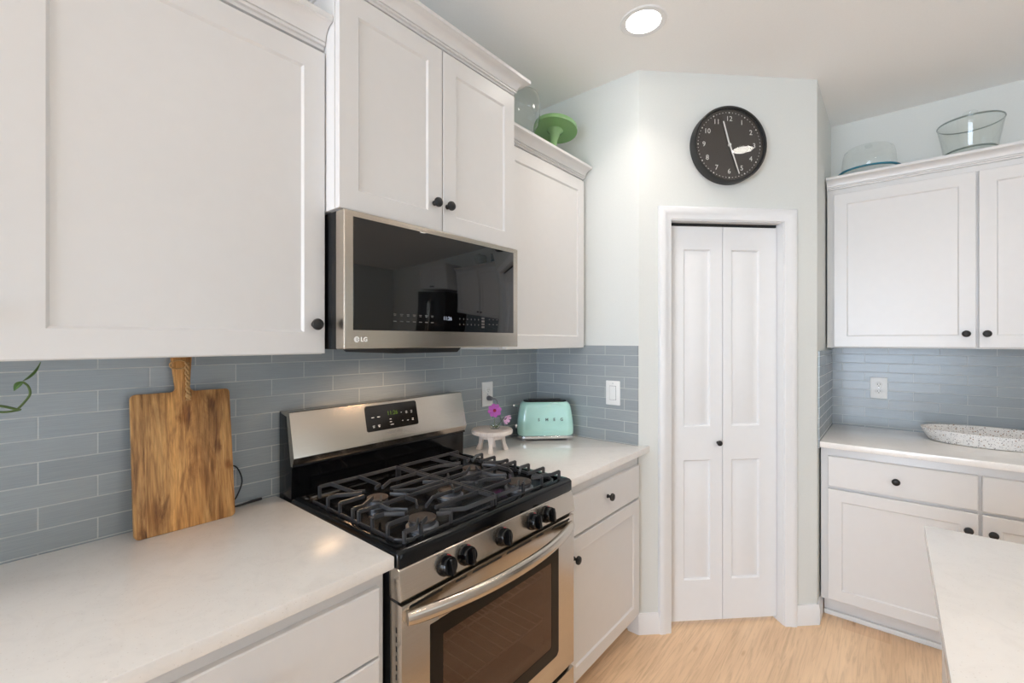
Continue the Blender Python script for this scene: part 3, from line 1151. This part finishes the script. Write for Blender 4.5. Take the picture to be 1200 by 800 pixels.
# window: dark border ring and pane
mb = MB()
def win(off, x, cut):
    y0, y1, z0, z1 = wy0 + off, wy1 - off, wz0 + off, wz1 - off
    return [(x, y0 + cut, z0), (x, y1 - cut, z0), (x, y1, z0 + cut), (x, y1, z1), (x, y0, z1), (x, y0, z0 + cut)]
mb.loft([win(0, OX - .002, .012), win(0, OX + .0016, .012), win(.042, OX + .0016, .006), win(.042, OX - .002, .006)], cap=False)
build('window_border', mb, 'ovenborder', od)
build('window_pane', MB().box(OX - .002, OX + .0008, wy0 + .0425, wy1 - .0425, wz0 + .0425, wz1 - .0425), 'ovenpane', od)
mb = MB()
mb.box(-1.45, -.94, Y0 + .06, Y0 + .07, .28, .76); mb.box(-1.45, -.94, Y1 - .07, Y1 - .06, .28, .76)
mb.box(-1.46, -1.45, Y0 + .06, Y1 - .06, .28, .76); mb.box(-1.45, -.94, Y0 + .07, Y1 - .07, .27, .28); mb.box(-1.45, -.94, Y0 + .07, Y1 - .07, .76, .77)
build('oven_cavity', mb, 'cavity', t)
for z in (.42, .58):
    mb = MB()
    for k in range(15):
        y = Y0 + .08 + k * (Y1 - Y0 - .16) / 14
        mb.tube([(-1.44, y, z), (-.96, y, z)], .0022, 6)
    for x in (-1.43, -1.2, -.97):
        mb.tube([(x, Y0 + .072, z - .004), (x, Y1 - .072, z - .004)], .003, 6)
    build('oven_rack', mb, 'rack', t)
for k, (ya, yb) in enumerate(((.672, .775), (.823, .862), (.886, 1.006), (1.030, 1.150), (1.176, 1.215), (1.262, 1.372))):
    build('vent_slot', MB().box(OX - .002, OX + .0008, ya, yb, .7840, .7905), 'vent', od)
hp, hr = [], []
for k in range(33):
    s = -1 + k / 16
    y = 1.016 + s * .357
    bow = .060 * (1 - abs(s) ** 2.1)
    hp.append((OX + .009 + bow, y, .768 + .003 * (1 - s * s)))
    hr.append(.0130 if abs(s) < .97 else .0112)
mb = MB()
mb.tube(hp, hr, 18, True, 1.45)
build('handle', mb, 'steel', od)
dw = build('storage_drawer', MB().box(-.935, OX, Y0 + .003, Y1 - .003, .055, .245, .003), 'steel', t)
mb = MB()
for k in range(20):
    z = .30 + k * .0225
    mb.box(-.9105, -.9065, Y0 + .0024, Y0 + .0034, z, z + .013)
build('side_slots', mb, 'vent', od)

# backguard
mb = MB()
mb.prism([(-1.555, .884), (-1.468, .884), (-1.466, 1.018), (-1.455, 1.022), (-1.487, 1.193), (-1.555, 1.193)],
         lambda p: (p[0], Y0 + .003, p[1]), lambda p: (p[0], Y1 - .003, p[1]), .002)
bg = build('backguard', mb, 'enamel', t)
mb = MB().prism([(-1.540, 1.194), (-1.486, 1.197), (-1.480, 1.194), (-1.449, 1.062), (-1.4465, 1.052), (-1.459, 1.024), (-1.470, 1.024), (-1.50, 1.18), (-1.540, 1.188)],
                lambda p: (p[0], Y0 + .002, p[1]), lambda p: (p[0], Y1 - .002, p[1]), .0012)
build('console', mb, 'steel', bg)
cu_ = (Vector((-1.480, 0, 1.194)) - Vector((-1.449, 0, 1.062))).normalized()
cn_ = Vector((0, 1, 0)).cross(cu_)
def con(y, z, off=.0):
    k = (z - 1.062) / (1.194 - 1.062)
    p = Vector((-1.449, 0, 1.062)) + (Vector((-1.480, 0, 1.194)) - Vector((-1.449, 0, 1.062))) * k + cn_ * off
    return (p.x, y, p.z)
mb = MB()
dp = [(.915, 1.180), (.921, 1.185), (1.140, 1.185), (1.146, 1.180), (1.146, 1.098), (1.140, 1.093), (.921, 1.093), (.915, 1.098)]
mb.prism(dp, lambda p: con(p[0], p[1], -.002), lambda p: con(p[0], p[1], .0022))
ds_ = build('display_panel', mb, 'panelglass', bg)
build('clock_digits', text_mb(MB(), '11:26', .022, con(1.030, 1.150, .0024), (0, 1, 0), cu_, .0002), 'digits_green', ds_)
mb = MB()
for y, z, w in ((.943, 1.142, .012), (.968, 1.142, .012), (.943, 1.112, .010), (.966, 1.112, .010), (1.018, 1.128, .008), (1.018, 1.118, .009), (1.022, 1.108, .014),
                (1.070, 1.147, .005), (1.094, 1.148, .009), (1.094, 1.143, .009), (1.118, 1.148, .008), (1.118, 1.142, .007), (1.072, 1.116, .005), (1.096, 1.114, .008), (1.120, 1.118, .008), (1.120, 1.113, .008),
                (.943, 1.107, .008), (.966, 1.107, .007)):
    a, b, c, e = con(y - w * .5, z + .001, .0024), con(y + w * .5, z + .001, .0024), con(y + w * .5, z - .001, .0024), con(y - w * .5, z - .001, .0024)
    mb = MB()
    mb.face([e, c, b, a])
    build('key_marking', mb, 'white_mark', ds_)
mb = MB()
text_mb(mb, 'FRIGIDAIRE', .0125, con(1.030, 1.079, .0004), (0, 1, 0), cu_, .0002, space=1.1)
build('brand_lettering', mb, 'grey_mark', bg)

# ------------------------------------------------------------------ recessed lights
def can_light(x, y, label):
    o = thing('recessed_light', label, 'ceiling light', (x, y, CEIL), 0, 'recessed ceiling lights')
    mb = MB().lathe([(.068, .002), (.070, -.004), (.090, -.005), (.094, -.001), (.094, 0), (.068, 0)], (x, y, CEIL), (0, 0, 1), 40)
    build('trim_ring', mb, 'trim', o)
    build('lens', MB().lathe([(0, -.0035), (.055, -.0035), (.0695, -.001), (.0695, 0), (0, 0)], (x, y, CEIL), (0, 0, 1), 40), 'lens', o, label='glowing white lens')
    L = bpy.data.lights.new('can_light', 'AREA')
    L.shape = 'DISK'
    L.size = .13
    L.energy = P_CAN
    L.color = C_CAN
    L.spread = radians(112)
    lo = bpy.data.objects.new('can_light', L)
    COL.objects.link(lo)
    lo.parent = o
    lo.location = (0, 0, -.012)


can_light(-.788, 1.776, 'lit round recessed ceiling light in front of the corner of the pantry wall')
can_light(.45, 2.17, 'lit recessed ceiling light over the back counter aisle, reflected in the clock')
can_light(.45, .72, 'lit recessed ceiling light above the island, mirrored softly in the large cabinet door')

# ------------------------------------------------------------------ wall clock
t = thing('wall_clock', 'round black wall clock with white numerals above the pantry door', 'clock', (A.x + .44 * sqrt(.5), A.y + .44 * sqrt(.5), 2.379), pi / 4)
R_ = .185
mb = MB().lathe([(0, .001), (R_ - .006, .001), (R_, .006), (R_, .050), (R_ - .003, .0545), (R_ - .010, .0545), (R_ - .0125, .050), (R_ - .0125, .034), (0, .034)], (0, 0, 0), (0, -1, 0), 72)
build('case', mb, 'clock_body', t, local=True)
build('dial', MB().lathe([(0, .0345), (R_ - .013, .0345), (R_ - .013, .036), (0, .036)], (0, 0, 0), (0, -1, 0), 64), plain('clock_dial', lin(54, 49, 45), .5, .02), t, local=True)
for k in range(12):
    a = 2 * pi * (k + 1) / 12
    build('numeral', text_mb(MB(), str(k + 1), .034, (.128 * sin(a), -.0362, .128 * cos(a)), (1, 0, 0), (0, 0, 1), .0002), 'white_mark', t, local=True)
mb = MB()
for k in range(60):
    a = 2 * pi * k / 60
    r = .0034 if k % 5 == 0 else .0020
    mb.lathe([(0, .0362), (r, .0362), (r, .0367), (0, .0367)], (.158 * sin(a), 0, .158 * cos(a)), (0, -1, 0), 8)
build('minute_dots', mb, 'white_mark', t, local=True)
def hand(ang, ln, tail, w0, w1, y):
    a = radians(ang)
    dx, dz = sin(a), cos(a)
    px, pz = cos(a), -sin(a)
    pl = [(-tail, w0 / 2), (ln, w1 / 2), (ln, -w1 / 2), (-tail, -w0 / 2)]
    f = lambda p, yy: (dx * p[0] + px * p[1], yy, dz * p[0] + pz * p[1])
    return MB().prism(pl, lambda p: f(p, y), lambda p: f(p, y - .0015))
build('hour_hand', hand(345, .118, .0, .008, .006, -.0385), 'white_mark', t, local=True)
build('minute_hand', hand(161, .148, .0, .0075, .0045, -.0415), 'white_mark', t, local=True)
build('hand_shadow_line', hand(165, .150, .03, .003, .002, -.0365), 'blackcord', t, local=True)  # dark strip on the dial, modelled as the shadow line beside the hands
build('hub', MB().lathe([(0, .036), (.007, .036), (.007, .0445), (0, .0445)], (0, 0, 0), (0, -1, 0), 20), 'white_mark', t, local=True)
build('cover_glass', MB().lathe([(R_ - .0125, .0480), (.12, .0482), (.06, .0483), (0, .0483)], (0, 0, 0), (0, -1, 0), 64), 'clock_glass', t, local=True)

# ------------------------------------------------------------------ outlets and switch
def plate(t, n, kind):
    """local frame: x across, -y out of the wall, z up"""
    mb = MB().box(-.039, .039, -.006, 0, -.061, .061, .003)
    p = build('cover_plate', mb, 'white_plastic', t, local=True)
    if kind == 'switch':
        build('rocker', MB().box(-.0165, .0165, -.0095, -.0055, -.034, .034, .002), 'white_plastic', t, local=True)
        mb = MB()
        mb.box(-.018, .018, -.0064, -.0059, -.0355, .0355)
        build('rocker_gap', mb, 'grey_plastic', t, local=True)
    else:
        for s in (-1, 1):
            mb = MB().lathe([(0, .0055), (.0165, .0055), (.0165, .008), (.015, .009), (0, .009)], (0, 0, s * .0195), (0, -1, 0), 24)
            rc = build('receptacle', mb, 'white_plastic', t, local=True)
            mb = MB()
            mb.box(-.007, -.0050, -.0094, -.0088, s * .0195 - .002, s * .0195 + .006)
            mb.box(.0048, .0068, -.0094, -.0088, s * .0195 - .001, s * .0195 + .006)
            mb.lathe([(0, .0088), (.0026, .0088), (.0026, .0094), (0, .0094)], (0, 0, s * .0195 - .0075), (0, -1, 0), 10)
            o = build('socket_slots', mb, 'slot', rc, local=True)
    build('screw', MB().lathe([(0, .0055), (.003, .0055), (.0025, .0072), (0, .0075)], (0, 0, .048 if kind == 'switch' else 0), (0, -1, 0), 12), 'chrome', t, local=True)


t = thing('wall_outlet', 'white wall outlet with a plug in it beside the range', 'outlet', (XW + .0002, 1.660, 1.158), pi / 2, 'white wall outlets')
plate(t, None, 'outlet')
t = thing('wall_outlet', 'white wall outlet above the back counter, nothing plugged in', 'outlet', (-.064, YF - .0002, 1.150), 0, 'white wall outlets')
plate(t, None, 'outlet')
t = thing('light_switch', 'white rocker light switch on the tiled pantry side wall', 'switch', (-1.080, YS - .0002, 1.163), 0)
plate(t, None, 'switch')

# ------------------------------------------------------------------ cutting board (local: x across, z up the board, leans back against the tile)
t = thing('cutting_board', 'wooden paddle cutting board leaning on the grey tile behind the left counter', 'cutting board', (-1.474, .376, .9155), pi / 2)
t.rotation_euler = (radians(-7.6), 0, pi / 2)
def board_outline():
    w, h, r = .1155, .372, .012
    hw0, hw1, top = .0165, .0235, .478
    pts = []
    def arc(cx, cz, a0, a1, rr, n=6):
        for k in range(n + 1):
            a = radians(a0 + (a1 - a0) * k / n)
            pts.append((cx + rr * cos(a), cz + rr * sin(a)))
    arc(-w + r, r, 180, 270, r)
    arc(w - r, r, 270, 360, r)
    arc(w - r, h - r, 0, 90, r)
    arc(hw0 + .012, h + .012, 270, 180, .012)
    arc(hw1 - .012, top - .012, 0, 90, .012)
    arc(-hw1 + .012, top - .012, 90, 180, .012)
    arc(-hw0 - .012, h + .012, 0, -90, .012)
    arc(-w + r, h - r, 90, 180, r)
    return pts
mb = MB().prism(board_outline(), lambda p: (p[0], 0, p[1]), lambda p: (p[0], .018, p[1]), .002)
build('board', mb, 'board', t, local=True)
mb = MB()
pts = [(-.030 + .0, -.004, .440)]
loop = []
for k in range(25):
    a = 2 * pi * k / 24
    loop.append((-.010 + .020 * cos(a), -.004 - .002 * sin(a), .447 + .012 * sin(a)))
mb.tube(loop, .0022, 6)
for ph in (0, pi):
    mb.tube([(.010 + .0035 * cos(ph + k * .55), -.005 + .0025 * sin(ph + k * .55), .452 - k * .0026) for k in range(36)], .0032, 7)
mb.sphere((.010, -.006, .358), .0075, (1, .8, 1))
for k in range(5):
    mb.tube([(.010, -.006, .355), (.010 + (k - 2) * .003, -.0065, .346)], .0013, 5)
build('twine_loop', mb, 'twine', t, local=True, label='knotted jute twine')

# charging cable behind the board
mb = MB()
arc = []
for k in range(17):
    a = radians(100 - k * 200 / 16)
    arc.append((-1.548 + .004 * sin(k), .503 + .030 * cos(a), .991 + .054 * sin(a)))
mb.tube([(-1.5555, .44, 1.03)] + arc + [(-1.548, .47, .925), (-1.545, .44, .9185)], .0022, 8)
mb.tube([(-1.532, .44, .9185), (-1.543, .53, .9185), (-1.549, .560, .9195), (-1.550, .592, .920)], [.0022, .0025, .0042, .0042], 8)
build('charging_cable', mb, 'blackcord', label='thin black cable looping out from behind the cutting board', cat='cable', loc=(-1.545, .5, .916))

# ------------------------------------------------------------------ trailing plant at the far left
t = thing('trailing_plant', 'green trailing plant stem with two small leaves at the left edge', 'plant', (-1.40, -.22, .915))
mb = MB().lathe([(0, .0), (.055, .0), (.075, .13), (.080, .135), (.080, .150), (.070, .150), (.066, .120), (0, .118)], (-1.40, -.22, .9155), (0, 0, 1), 32)
build('pot', mb, 'terracotta', t)
build('soil', MB().lathe([(0, .125), (.064, .122), (.064, .118), (0, .118)], (-1.40, -.22, .9155), (0, 0, 1), 24), 'soil', t)
def bez(p, n=14):
    out = []
    q = [Vector(x) for x in p]
    q = [q[0] * 2 - q[1]] + q + [q[-1] * 2 - q[-2]]
    for i in range(1, len(q) - 2):
        for k in range(n):
            s = k / n
            a, b, c, d_ = q[i - 1], q[i], q[i + 1], q[i + 2]
            out.append(.5 * ((2 * b) + (c - a) * s + (2 * a - 5 * b + 4 * c - d_) * s * s + (3 * b - a - 3 * c + d_) * s ** 3))
    out.append(q[-2])
    return out
mb = MB()
mb.tube(bez([(-1.40, -.21, 1.04), (-1.41, -.17, 1.20), (-1.405, -.08, 1.312), (-1.40, .02, 1.296), (-1.40, .056, 1.283), (-1.40, .060, 1.2835)]), .0026, 8)
mb.tube(bez([(-1.40, .000, 1.291), (-1.399, .035, 1.280), (-1.40, .058, 1.281)]), .0022, 8)
mb.tube(bez([(-1.40, .056, 1.282), (-1.40, .066, 1.296), (-1.40, .0745, 1.313), (-1.40, .072, 1.330), (-1.40, .064, 1.340)]), .0021, 8)
build('stem', mb, 'stem', t)
def leaf_mesh(p0, p1, w, nrm, curl=.1, n=10):
    p0, p1, nrm = Vector(p0), Vector(p1), Vector(nrm).normalized()
    d_ = p1 - p0
    side = d_.cross(nrm).normalized()
    mb = MB()
    rings = []
    for k in range(n + 1):
        s = k / n
        ww = w * (sin(pi * s ** .75) ** .9) * (1 - .15 * s) + .0003
        c = p0 + d_ * s + nrm * (curl * d_.length * sin(pi * s))
        th = .0007
        rings.append([c - side * ww + nrm * ww * .35, c + nrm * -.0004, c + side * ww + nrm * ww * .35, c + side * ww + nrm * (ww * .35 + th), c + nrm * th, c - side * ww + nrm * (ww * .35 + th)])
    mb.loft(rings)
    return mb
build('leaf', leaf_mesh((-1.40, .0645, 1.341), (-1.398, .052, 1.322), .0062, (.75, -.5, .3)), 'leaf', t)
build('leaf', leaf_mesh((-1.40, .064, 1.342), (-1.40, .090, 1.381), .0045, (.5, .6, -.3), .08), 'leaf', t)
for k in range(7):
    a = k * 2 * pi / 7
    p0 = Vector((-1.40 + .02 * cos(a), -.22 + .02 * sin(a), 1.04))
    build('leaf', leaf_mesh(p0, p0 + Vector((.07 * cos(a), .055 * sin(a), .07 + .02 * (k % 3))), .024, (-cos(a) * .6, -sin(a) * .6, .8)), 'leaf', t)

# ------------------------------------------------------------------ toaster
tdx = Vector((sqrt(.5), sqrt(.5), 0)); tdy = Vector((-sqrt(.5), sqrt(.5), 0))
TCN = Vector((-1.3475, 1.88, .915)) + tdy * .068 - tdx * .004
t = thing('toaster', 'mint green retro two-slot toaster in the tiled corner', 'toaster', TCN, pi / 4)
def rrect(hx, hy, r, z, n=7):
    pts = []
    for cx, cy, a0 in ((hx - r, hy - r, 0), (-hx + r, hy - r, 90), (-hx + r, -hy + r, 180), (hx - r, -hy + r, 270)):
        for k in range(n):
            a = radians(a0 + k * 90 / (n - 1))
            pts.append((cx + r * cos(a), cy + r * sin(a), z))
    return pts
mb = MB()
lv = [(.026, .142, .063, .040), (.034, .1465, .0665, .042), (.060, .147, .068, .043), (.10, .144, .067, .043), (.14, .138, .064, .042), (.165, .1335, .0615, .041), (.180, .129, .058, .040), (.190, .122, .052, .038), (.1945, .114, .046, .036), (.1955, .108, .042, .034)]
mb.loft([rrect(hx, hy, r, z) for z, hx, hy, r in lv])
build('body', mb, 'mint', t, local=True, smooth=50)
mb = MB()
mb.loft([rrect(.143, .064, .040, .009), rrect(.1465, .0675, .043, .012), rrect(.1465, .0675, .043, .022), rrect(.142, .063, .040, .0262)])
for sx_ in (-1, 1):
    for sy_ in (-1, 1):
        mb.lathe([(0, 0), (.009, 0), (.011, .012), (0, .012)], (sx_ * .112, sy_ * .045, .0), (0, 0, 1), 14)
build('base', mb, 'chrome', t, local=True)
mb = MB()
mb.loft([rrect(.112, .0445, .035, .1950), rrect(.112, .0445, .035, .2010), rrect(.108, .041, .032, .203)])
tp = build('top_plate', mb, 'panelglass', t, local=True)
for s in (-1, 1):
    build('bread_slot', MB().box(-.085, .085, s * .018 - .009, s * .018 + .009, .2005, .2036), 'vent', tp, local=True)
mb = MB().tube([(-.138, .012, .168), (-.158, .004, .172)], .003, 8)
mb.sphere((-.162, .002, .1735), .0085)
build('lever', mb, 'chrome', t, local=True)
mb = MB().lathe([(0, 0), (.013, 0), (.013, .010), (.010, .013), (0, .013)], (-.1455, .0, .066), (-1, 0, .05), 20)
build('dial', mb, 'chrome', t, local=True)
M['letter'] = plain('letter_metal', lin(110, 124, 120), .3, .02, 30, metal=.6)
for ch, x in zip('SMEG', (-.0405, .0005, .039, .0775)):
    build('brand_letter', text_mb(MB(), ch, .021, (x, -.0672, .108), (1, 0, 0), (0, .03, 1), .0012, bold=.0004), 'letter', t, local=True)
mb = MB()
wp = lambda x, y, z: Matrix.Rotation(-pi / 4, 3, 'Z') @ (Vector((x, y, z)) - TCN)
mb.tube([wp(*p) for p in bez([(XW + .030, 1.66, 1.137), (XW + .05, 1.68, 1.125), (XW + .03, 1.73, 1.03), (XW + .02, 1.80, .935), (XW + .03, 1.86, .9185), (-1.47, 1.90, .9185), (-1.44, 1.92, .925)])], .0028, 8)
cd = build('power_cord', mb, 'grey_plastic', t, local=True)
mb = MB()
mb.tube([wp(*p) for p in ((XW + .0095, 1.66, 1.138), (XW + .016, 1.66, 1.138), (XW + .032, 1.663, 1.136), (XW + .036, 1.664, 1.135))], [.012, .0125, .010, .005], 14)
build('plug', mb, 'grey_plastic', cd, local=True)

# ------------------------------------------------------------------ carved wooden riser, bud vase, flowers
RC = Vector((-1.425, 1.547, .915))
t = thing('wooden_riser', 'small pale carved wooden pedestal stand beside the mint toaster', 'riser', RC)
mb = MB().lathe([(0, .080), (.086, .080), (.094, .083), (.096, .089), (.096, .097), (.093, .101), (.088, .102), (0, .102)], RC, (0, 0, 1), 48)
build('top', mb, 'carved', t)
mb = MB().lathe([(0, .060), (.052, .060), (.056, .066), (.056, .0798), (0, .0798)], RC, (0, 0, 1), 36)
build('apron', mb, 'carved', t)
for ang in (-165 + 8, -45, 75, 165 - 30):
    a = radians(ang - 8)
    d_ = Vector((cos(a), sin(a), 0)); s_ = Vector((-sin(a), cos(a), 0))
    rings = []
    for z, r, w, th in ((0, .068, .014, .010), (.006, .067, .0145, .0105), (.03, .060, .010, .008), (.05, .055, .012, .009), (.072, .050, .019, .011), (.0795, .050, .021, .011)):
        c = RC + d_ * r + Vector((0, 0, z))
        rings.append([c + s_ * w * .8 + d_ * th, c - s_ * w * .8 + d_ * th, c - s_ * w * .8 - d_ * th, c + s_ * w * .8 - d_ * th])
    build('leg', MB().loft(rings), 'carved', t)
VC = RC + Vector((.012, .006, .1022))
vs = thing('bud_vase', 'tiny clear glass bud vase on the pale wooden riser', 'vase', VC)
build('body', MB().lathe([(0, .001), (.020, .001), (.025, .008), (.0255, .022), (.021, .034), (.0125, .043), (.0115, .058), (.014, .063)], VC, (0, 0, 1), 28), 'glass', vs)
build('water', MB().lathe([(0, .002), (.0185, .002), (.0235, .009), (.0238, .022), (.0225, .027), (0, .027)], VC, (0, 0, 1), 24), 'glass', vs)
toward = (Vector((0, 0, 1.30)) - (VC + Vector((0, 0, .09)))).normalized()
def blossom(label, base, top, nrm, r, mat, npet, droop, cmat):
    o = thing('cosmos_flower', label, 'flower', base)
    midp = (Vector(base) * .45 + Vector(top) * .55) + Vector((.006, -.004, .008))
    build('stem', MB().tube(bez([base, midp, Vector(top) - nrm * .004]), .0011, 6), 'stem', o)
    u = nrm.cross(Vector((0, 0, 1))).normalized(); v = u.cross(nrm) * -1
    mb = MB()
    for k in range(npet):
        a = 2 * pi * k / npet + .2
        d_ = u * cos(a) + v * sin(a); s_ = u * -sin(a) + v * cos(a)
        grid = []
        for i in range(7):
            q_ = i / 6
            w = r * (.07 + .24 * sin(pi * min(1, q_ * 1.05) * .72))
            row = []
            for j in range(5):
                e = (j - 2) / 2
                zz = droop * q_ ** 1.6 * r + .10 * r * (1 - e * e) * .5
                rr = q_ * r * (1 - .10 * abs(e)) * (1.0 if i < 6 else (1 - .05 * (j % 2)))
                row.append(Vector(top) + d_ * (.003 + rr) + s_ * (w * e) + nrm * zz)
            grid.append(row)
        for i in range(6):
            for j in range(4):
                mb.face([grid[i][j], grid[i][j + 1], grid[i + 1][j + 1], grid[i + 1][j]])
    build('petals', mb, mat, o, smooth=60)
    mb = MB().sphere(Vector(top) + nrm * .002, .0075, (1, 1, 1), 14, 8)
    build('centre', mb, cmat, o)
    return o
f1 = Vector((VC.x + .006, VC.y - .008, 1.104))
blossom('purple daisy-like flower with dark red centre standing in the bud vase', VC + Vector((-.006, 0, .004)), f1, toward, .030, 'petal', 8, .10, 'pollen')
f2 = Vector((VC.x + .036, VC.y + .028, 1.068))
blossom('pale pink drooping flower leaning right out of the bud vase', VC + Vector((.006, .002, .004)), f2, (toward * .3 + Vector((.7, .3, -.35))).normalized(), .022, 'petal_pink', 8, .85, 'stem')
mb = MB()
for k in range(9):
    a = k * 2.4
    p0 = VC + Vector((.004 * cos(a), .004 * sin(a), .006 + .003 * (k % 3)))
    p1 = VC + Vector((.017 * cos(a), .017 * sin(a), .012 + .002 * (k % 4)))
    mb.tube([p0, p1], .0013, 5)
build('greenery_sprig', mb, 'leaf', label='bits of green foliage lying in the bottom of the bud vase', cat='foliage', loc=VC)

# ------------------------------------------------------------------ glass jar and green cake stand on the right-hand cabinet
ZC = 2.3336
ZC, ZD = 2.3336, 2.3306
JC = Vector((-1.325, 1.672, ZC))
t = thing('glass_jar', 'tall clear glass footed jar on the cabinet beside the green cake stand', 'jar', JC)
build('body', MB().lathe([(0, .070), (.03, .072), (.044, .082), (.058, .102), (.066, .128), (.068, .16), (.067, .215), (.063, .243), (.050, .262), (.028, .271), (0, .273)], JC, (0, 0, 1), 40), 'jar_glass', t)
build('foot', MB().lathe([(0, 0), (.066, 0), (.068, .004), (.066, .012), (.058, .030), (.042, .050), (.036, .060), (.034, .0695), (0, .0695)], JC, (0, 0, 1), 32), 'jar_glass', t)
GC = Vector((-1.325, 1.885, ZC + .0122))
t = thing('cake_stand', 'green ceramic cake stand leaning on the wall on top of the cabinet', 'cake stand', GC)
build('plate', MB().lathe([(0, .158), (.020, .158), (.095, .165), (.1085, .158), (.1125, .158), (.1135, .166), (.111, .179), (.104, .179), (0, .172)], GC, (0, 0, 1), 56), 'green', t)
build('pedestal', MB().lathe([(0, 0), (.060, 0), (.062, .006), (.052, .016), (.026, .04), (.018, .07), (.018, .10), (.026, .140), (.042, .1575), (0, .1582)], GC, (0, 0, 1), 36), 'green', t)
t.rotation_euler = (radians(-11), 0, 0)

# ------------------------------------------------------------------ back cabinet top: domed cake plate, glass bowl with lid
DC = Vector((-.105, 3.215, ZD))
t = thing('cake_plate', 'round glass cake plate with a teal rim on the back cabinet', 'plate', DC)
build('plate', MB().lathe([(0, .030), (.11, .031), (.134, .035), (.134, .0385), (0, .0385)], DC, (0, 0, 1), 56), 'glass', t)
build('foot', MB().lathe([(.078, 0), (.086, 0), (.07, .02), (.06, .0299), (.056, .0299), (.066, .019), (.078, 0)], DC, (0, 0, 1), 36), 'glass', t)
build('rim', MB().lathe([(.130, .0320), (.142, .0320), (.1445, .036), (.142, .0400), (.1340, .0400), (.1340, .0320)], DC, (0, 0, 1), 64), 'teal', t, label='teal glass rim')
DO = DC + Vector((0, 0, .0402))
t = thing('glass_dome', 'low clear glass dome covering the teal-rimmed cake plate', 'cake dome', DO)
build('cover', MB().lathe([(.122, 0), (.1235, .003), (.1215, .04), (.118, .085), (.111, .112), (.094, .128), (.05, .134), (.018, .134), (0, .133)], DO, (0, 0, 1), 56), 'glass', t)
build('handle', MB().lathe([(0, .1335), (.016, .1345), (.012, .138), (.018, .141), (.018, .144), (0, .145)], DO, (0, 0, 1), 24), 'glass', t)
BC = Vector((.297, 3.235, ZD))
t = thing('glass_bowl', 'large clear straight-sided glass bowl at the right on the back cabinet', 'bowl', BC)
build('body', MB().lathe([(0, .044), (.085, .042), (.096, .044), (.100, .054), (.106, .09), (.1135, .135), (.123, .188), (.1235, .191), (.1205, .191), (.1105, .135), (.103, .09), (.097, .056), (.088, .051), (0, .051)], BC, (0, 0, 1), 64), 'glass', t)
build('foot', MB().lathe([(0, 0), (.075, 0), (.077, .004), (.060, .012), (.045, .03), (.05, .0418), (0, .0418)], BC, (0, 0, 1), 40), 'glass', t)
build('base_rim', MB().lathe([(.094, .042), (.0975, .043), (.099, .047), (.0975, .050), (.094, .049), (.094, .042)], BC, (0, 0, 1), 56), 'rim_glass', t)
build('rim', MB().lathe([(.1215, .188), (.1245, .189), (.1252, .192), (.1240, .1945), (.1210, .1945), (.1200, .192), (.1215, .188)], BC, (0, 0, 1), 64), 'rim_glass', t)
LC = BC + Vector((.0, .0, .196))
t = thing('glass_cloche', 'clear glass cloche top with a round knob resting on the large glass bowl', 'cover', LC)
build('cover', MB().lathe([(.1225, -.001), (.121, .002), (.09, .012), (.05, .018), (.018, .020), (0, .020)], LC, (0, 0, 1), 48), 'glass', t)
build('knob', MB().lathe([(0, .0205), (.012, .0205), (.009, .028), (.016, .034), (.026, .040), (.028, .047), (.022, .054), (.010, .057), (0, .0575)], LC, (0, 0, 1), 28), 'glass', t)

# ------------------------------------------------------------------ terrazzo tray on the back counter
TRC = Vector((.365, 3.215, .9152))
mb = MB()
prof = [(0, 0), (.82, 0), (.88, .004), (.94, .030), (1.0, .060), (1.0, .064), (.975, .064), (.92, .034), (.85, .013), (0, .011)]
mb.lathe([(r, h) for r, h in prof], TRC, (0, 0, 1), 72, sx=.255, sy=.165)
build('speckled_tray', mb, 'terrazzo', label='white speckled oval tray with raised rim on the back counter', cat='tray', loc=TRC)

# ------------------------------------------------------------------ refrigerator and its cabinet at the end of the back wall (seen reflected in the microwave door)
t = thing('refrigerator', 'tall black refrigerator at the end of the back counter', 'refrigerator', (1.355, 3.05, 0))
build('body', MB().box(.905, 1.805, 2.86, YF, .02, 1.80, .004), 'blackmatte', t)
for u0, u1, hx in ((.907, 1.353, 1.325), (1.357, 1.803, 1.385)):
    d_ = build('door', MB().box(u0, u1, 2.79, 2.858, .66, 1.795, .006), 'fridge', t)
    build('handle', MB().tube([(hx, 2.788, .80), (hx, 2.75, .83), (hx, 2.75, 1.55), (hx, 2.788, 1.58)], .010, 10), 'steel', d_)
d_ = build('freezer_drawer', MB().box(.907, 1.803, 2.79, 2.858, .04, .65, .006), 'fridge', t)
build('handle', MB().tube([(1.0, 2.788, .58), (1.02, 2.75, .58), (1.69, 2.75, .58), (1.71, 2.788, .58)], .010, 10), 'steel', d_)
t = thing('upper_cabinet', 'white two-door cabinet above the refrigerator', 'cabinet', (1.355, YF - .002, 1.86), 0, UPG)
build('body', MB().box(.8895, 1.822, 2.872, YF - .002, 1.86, 2.42, .0015), 'cabinet', t)
fy = F('y', 2.85)
door(t, fy, .896, 1.353, 1.865, 2.40, 1.318, 1.92)
door(t, fy, 1.357, 1.815, 1.865, 2.40, 1.392, 1.92)
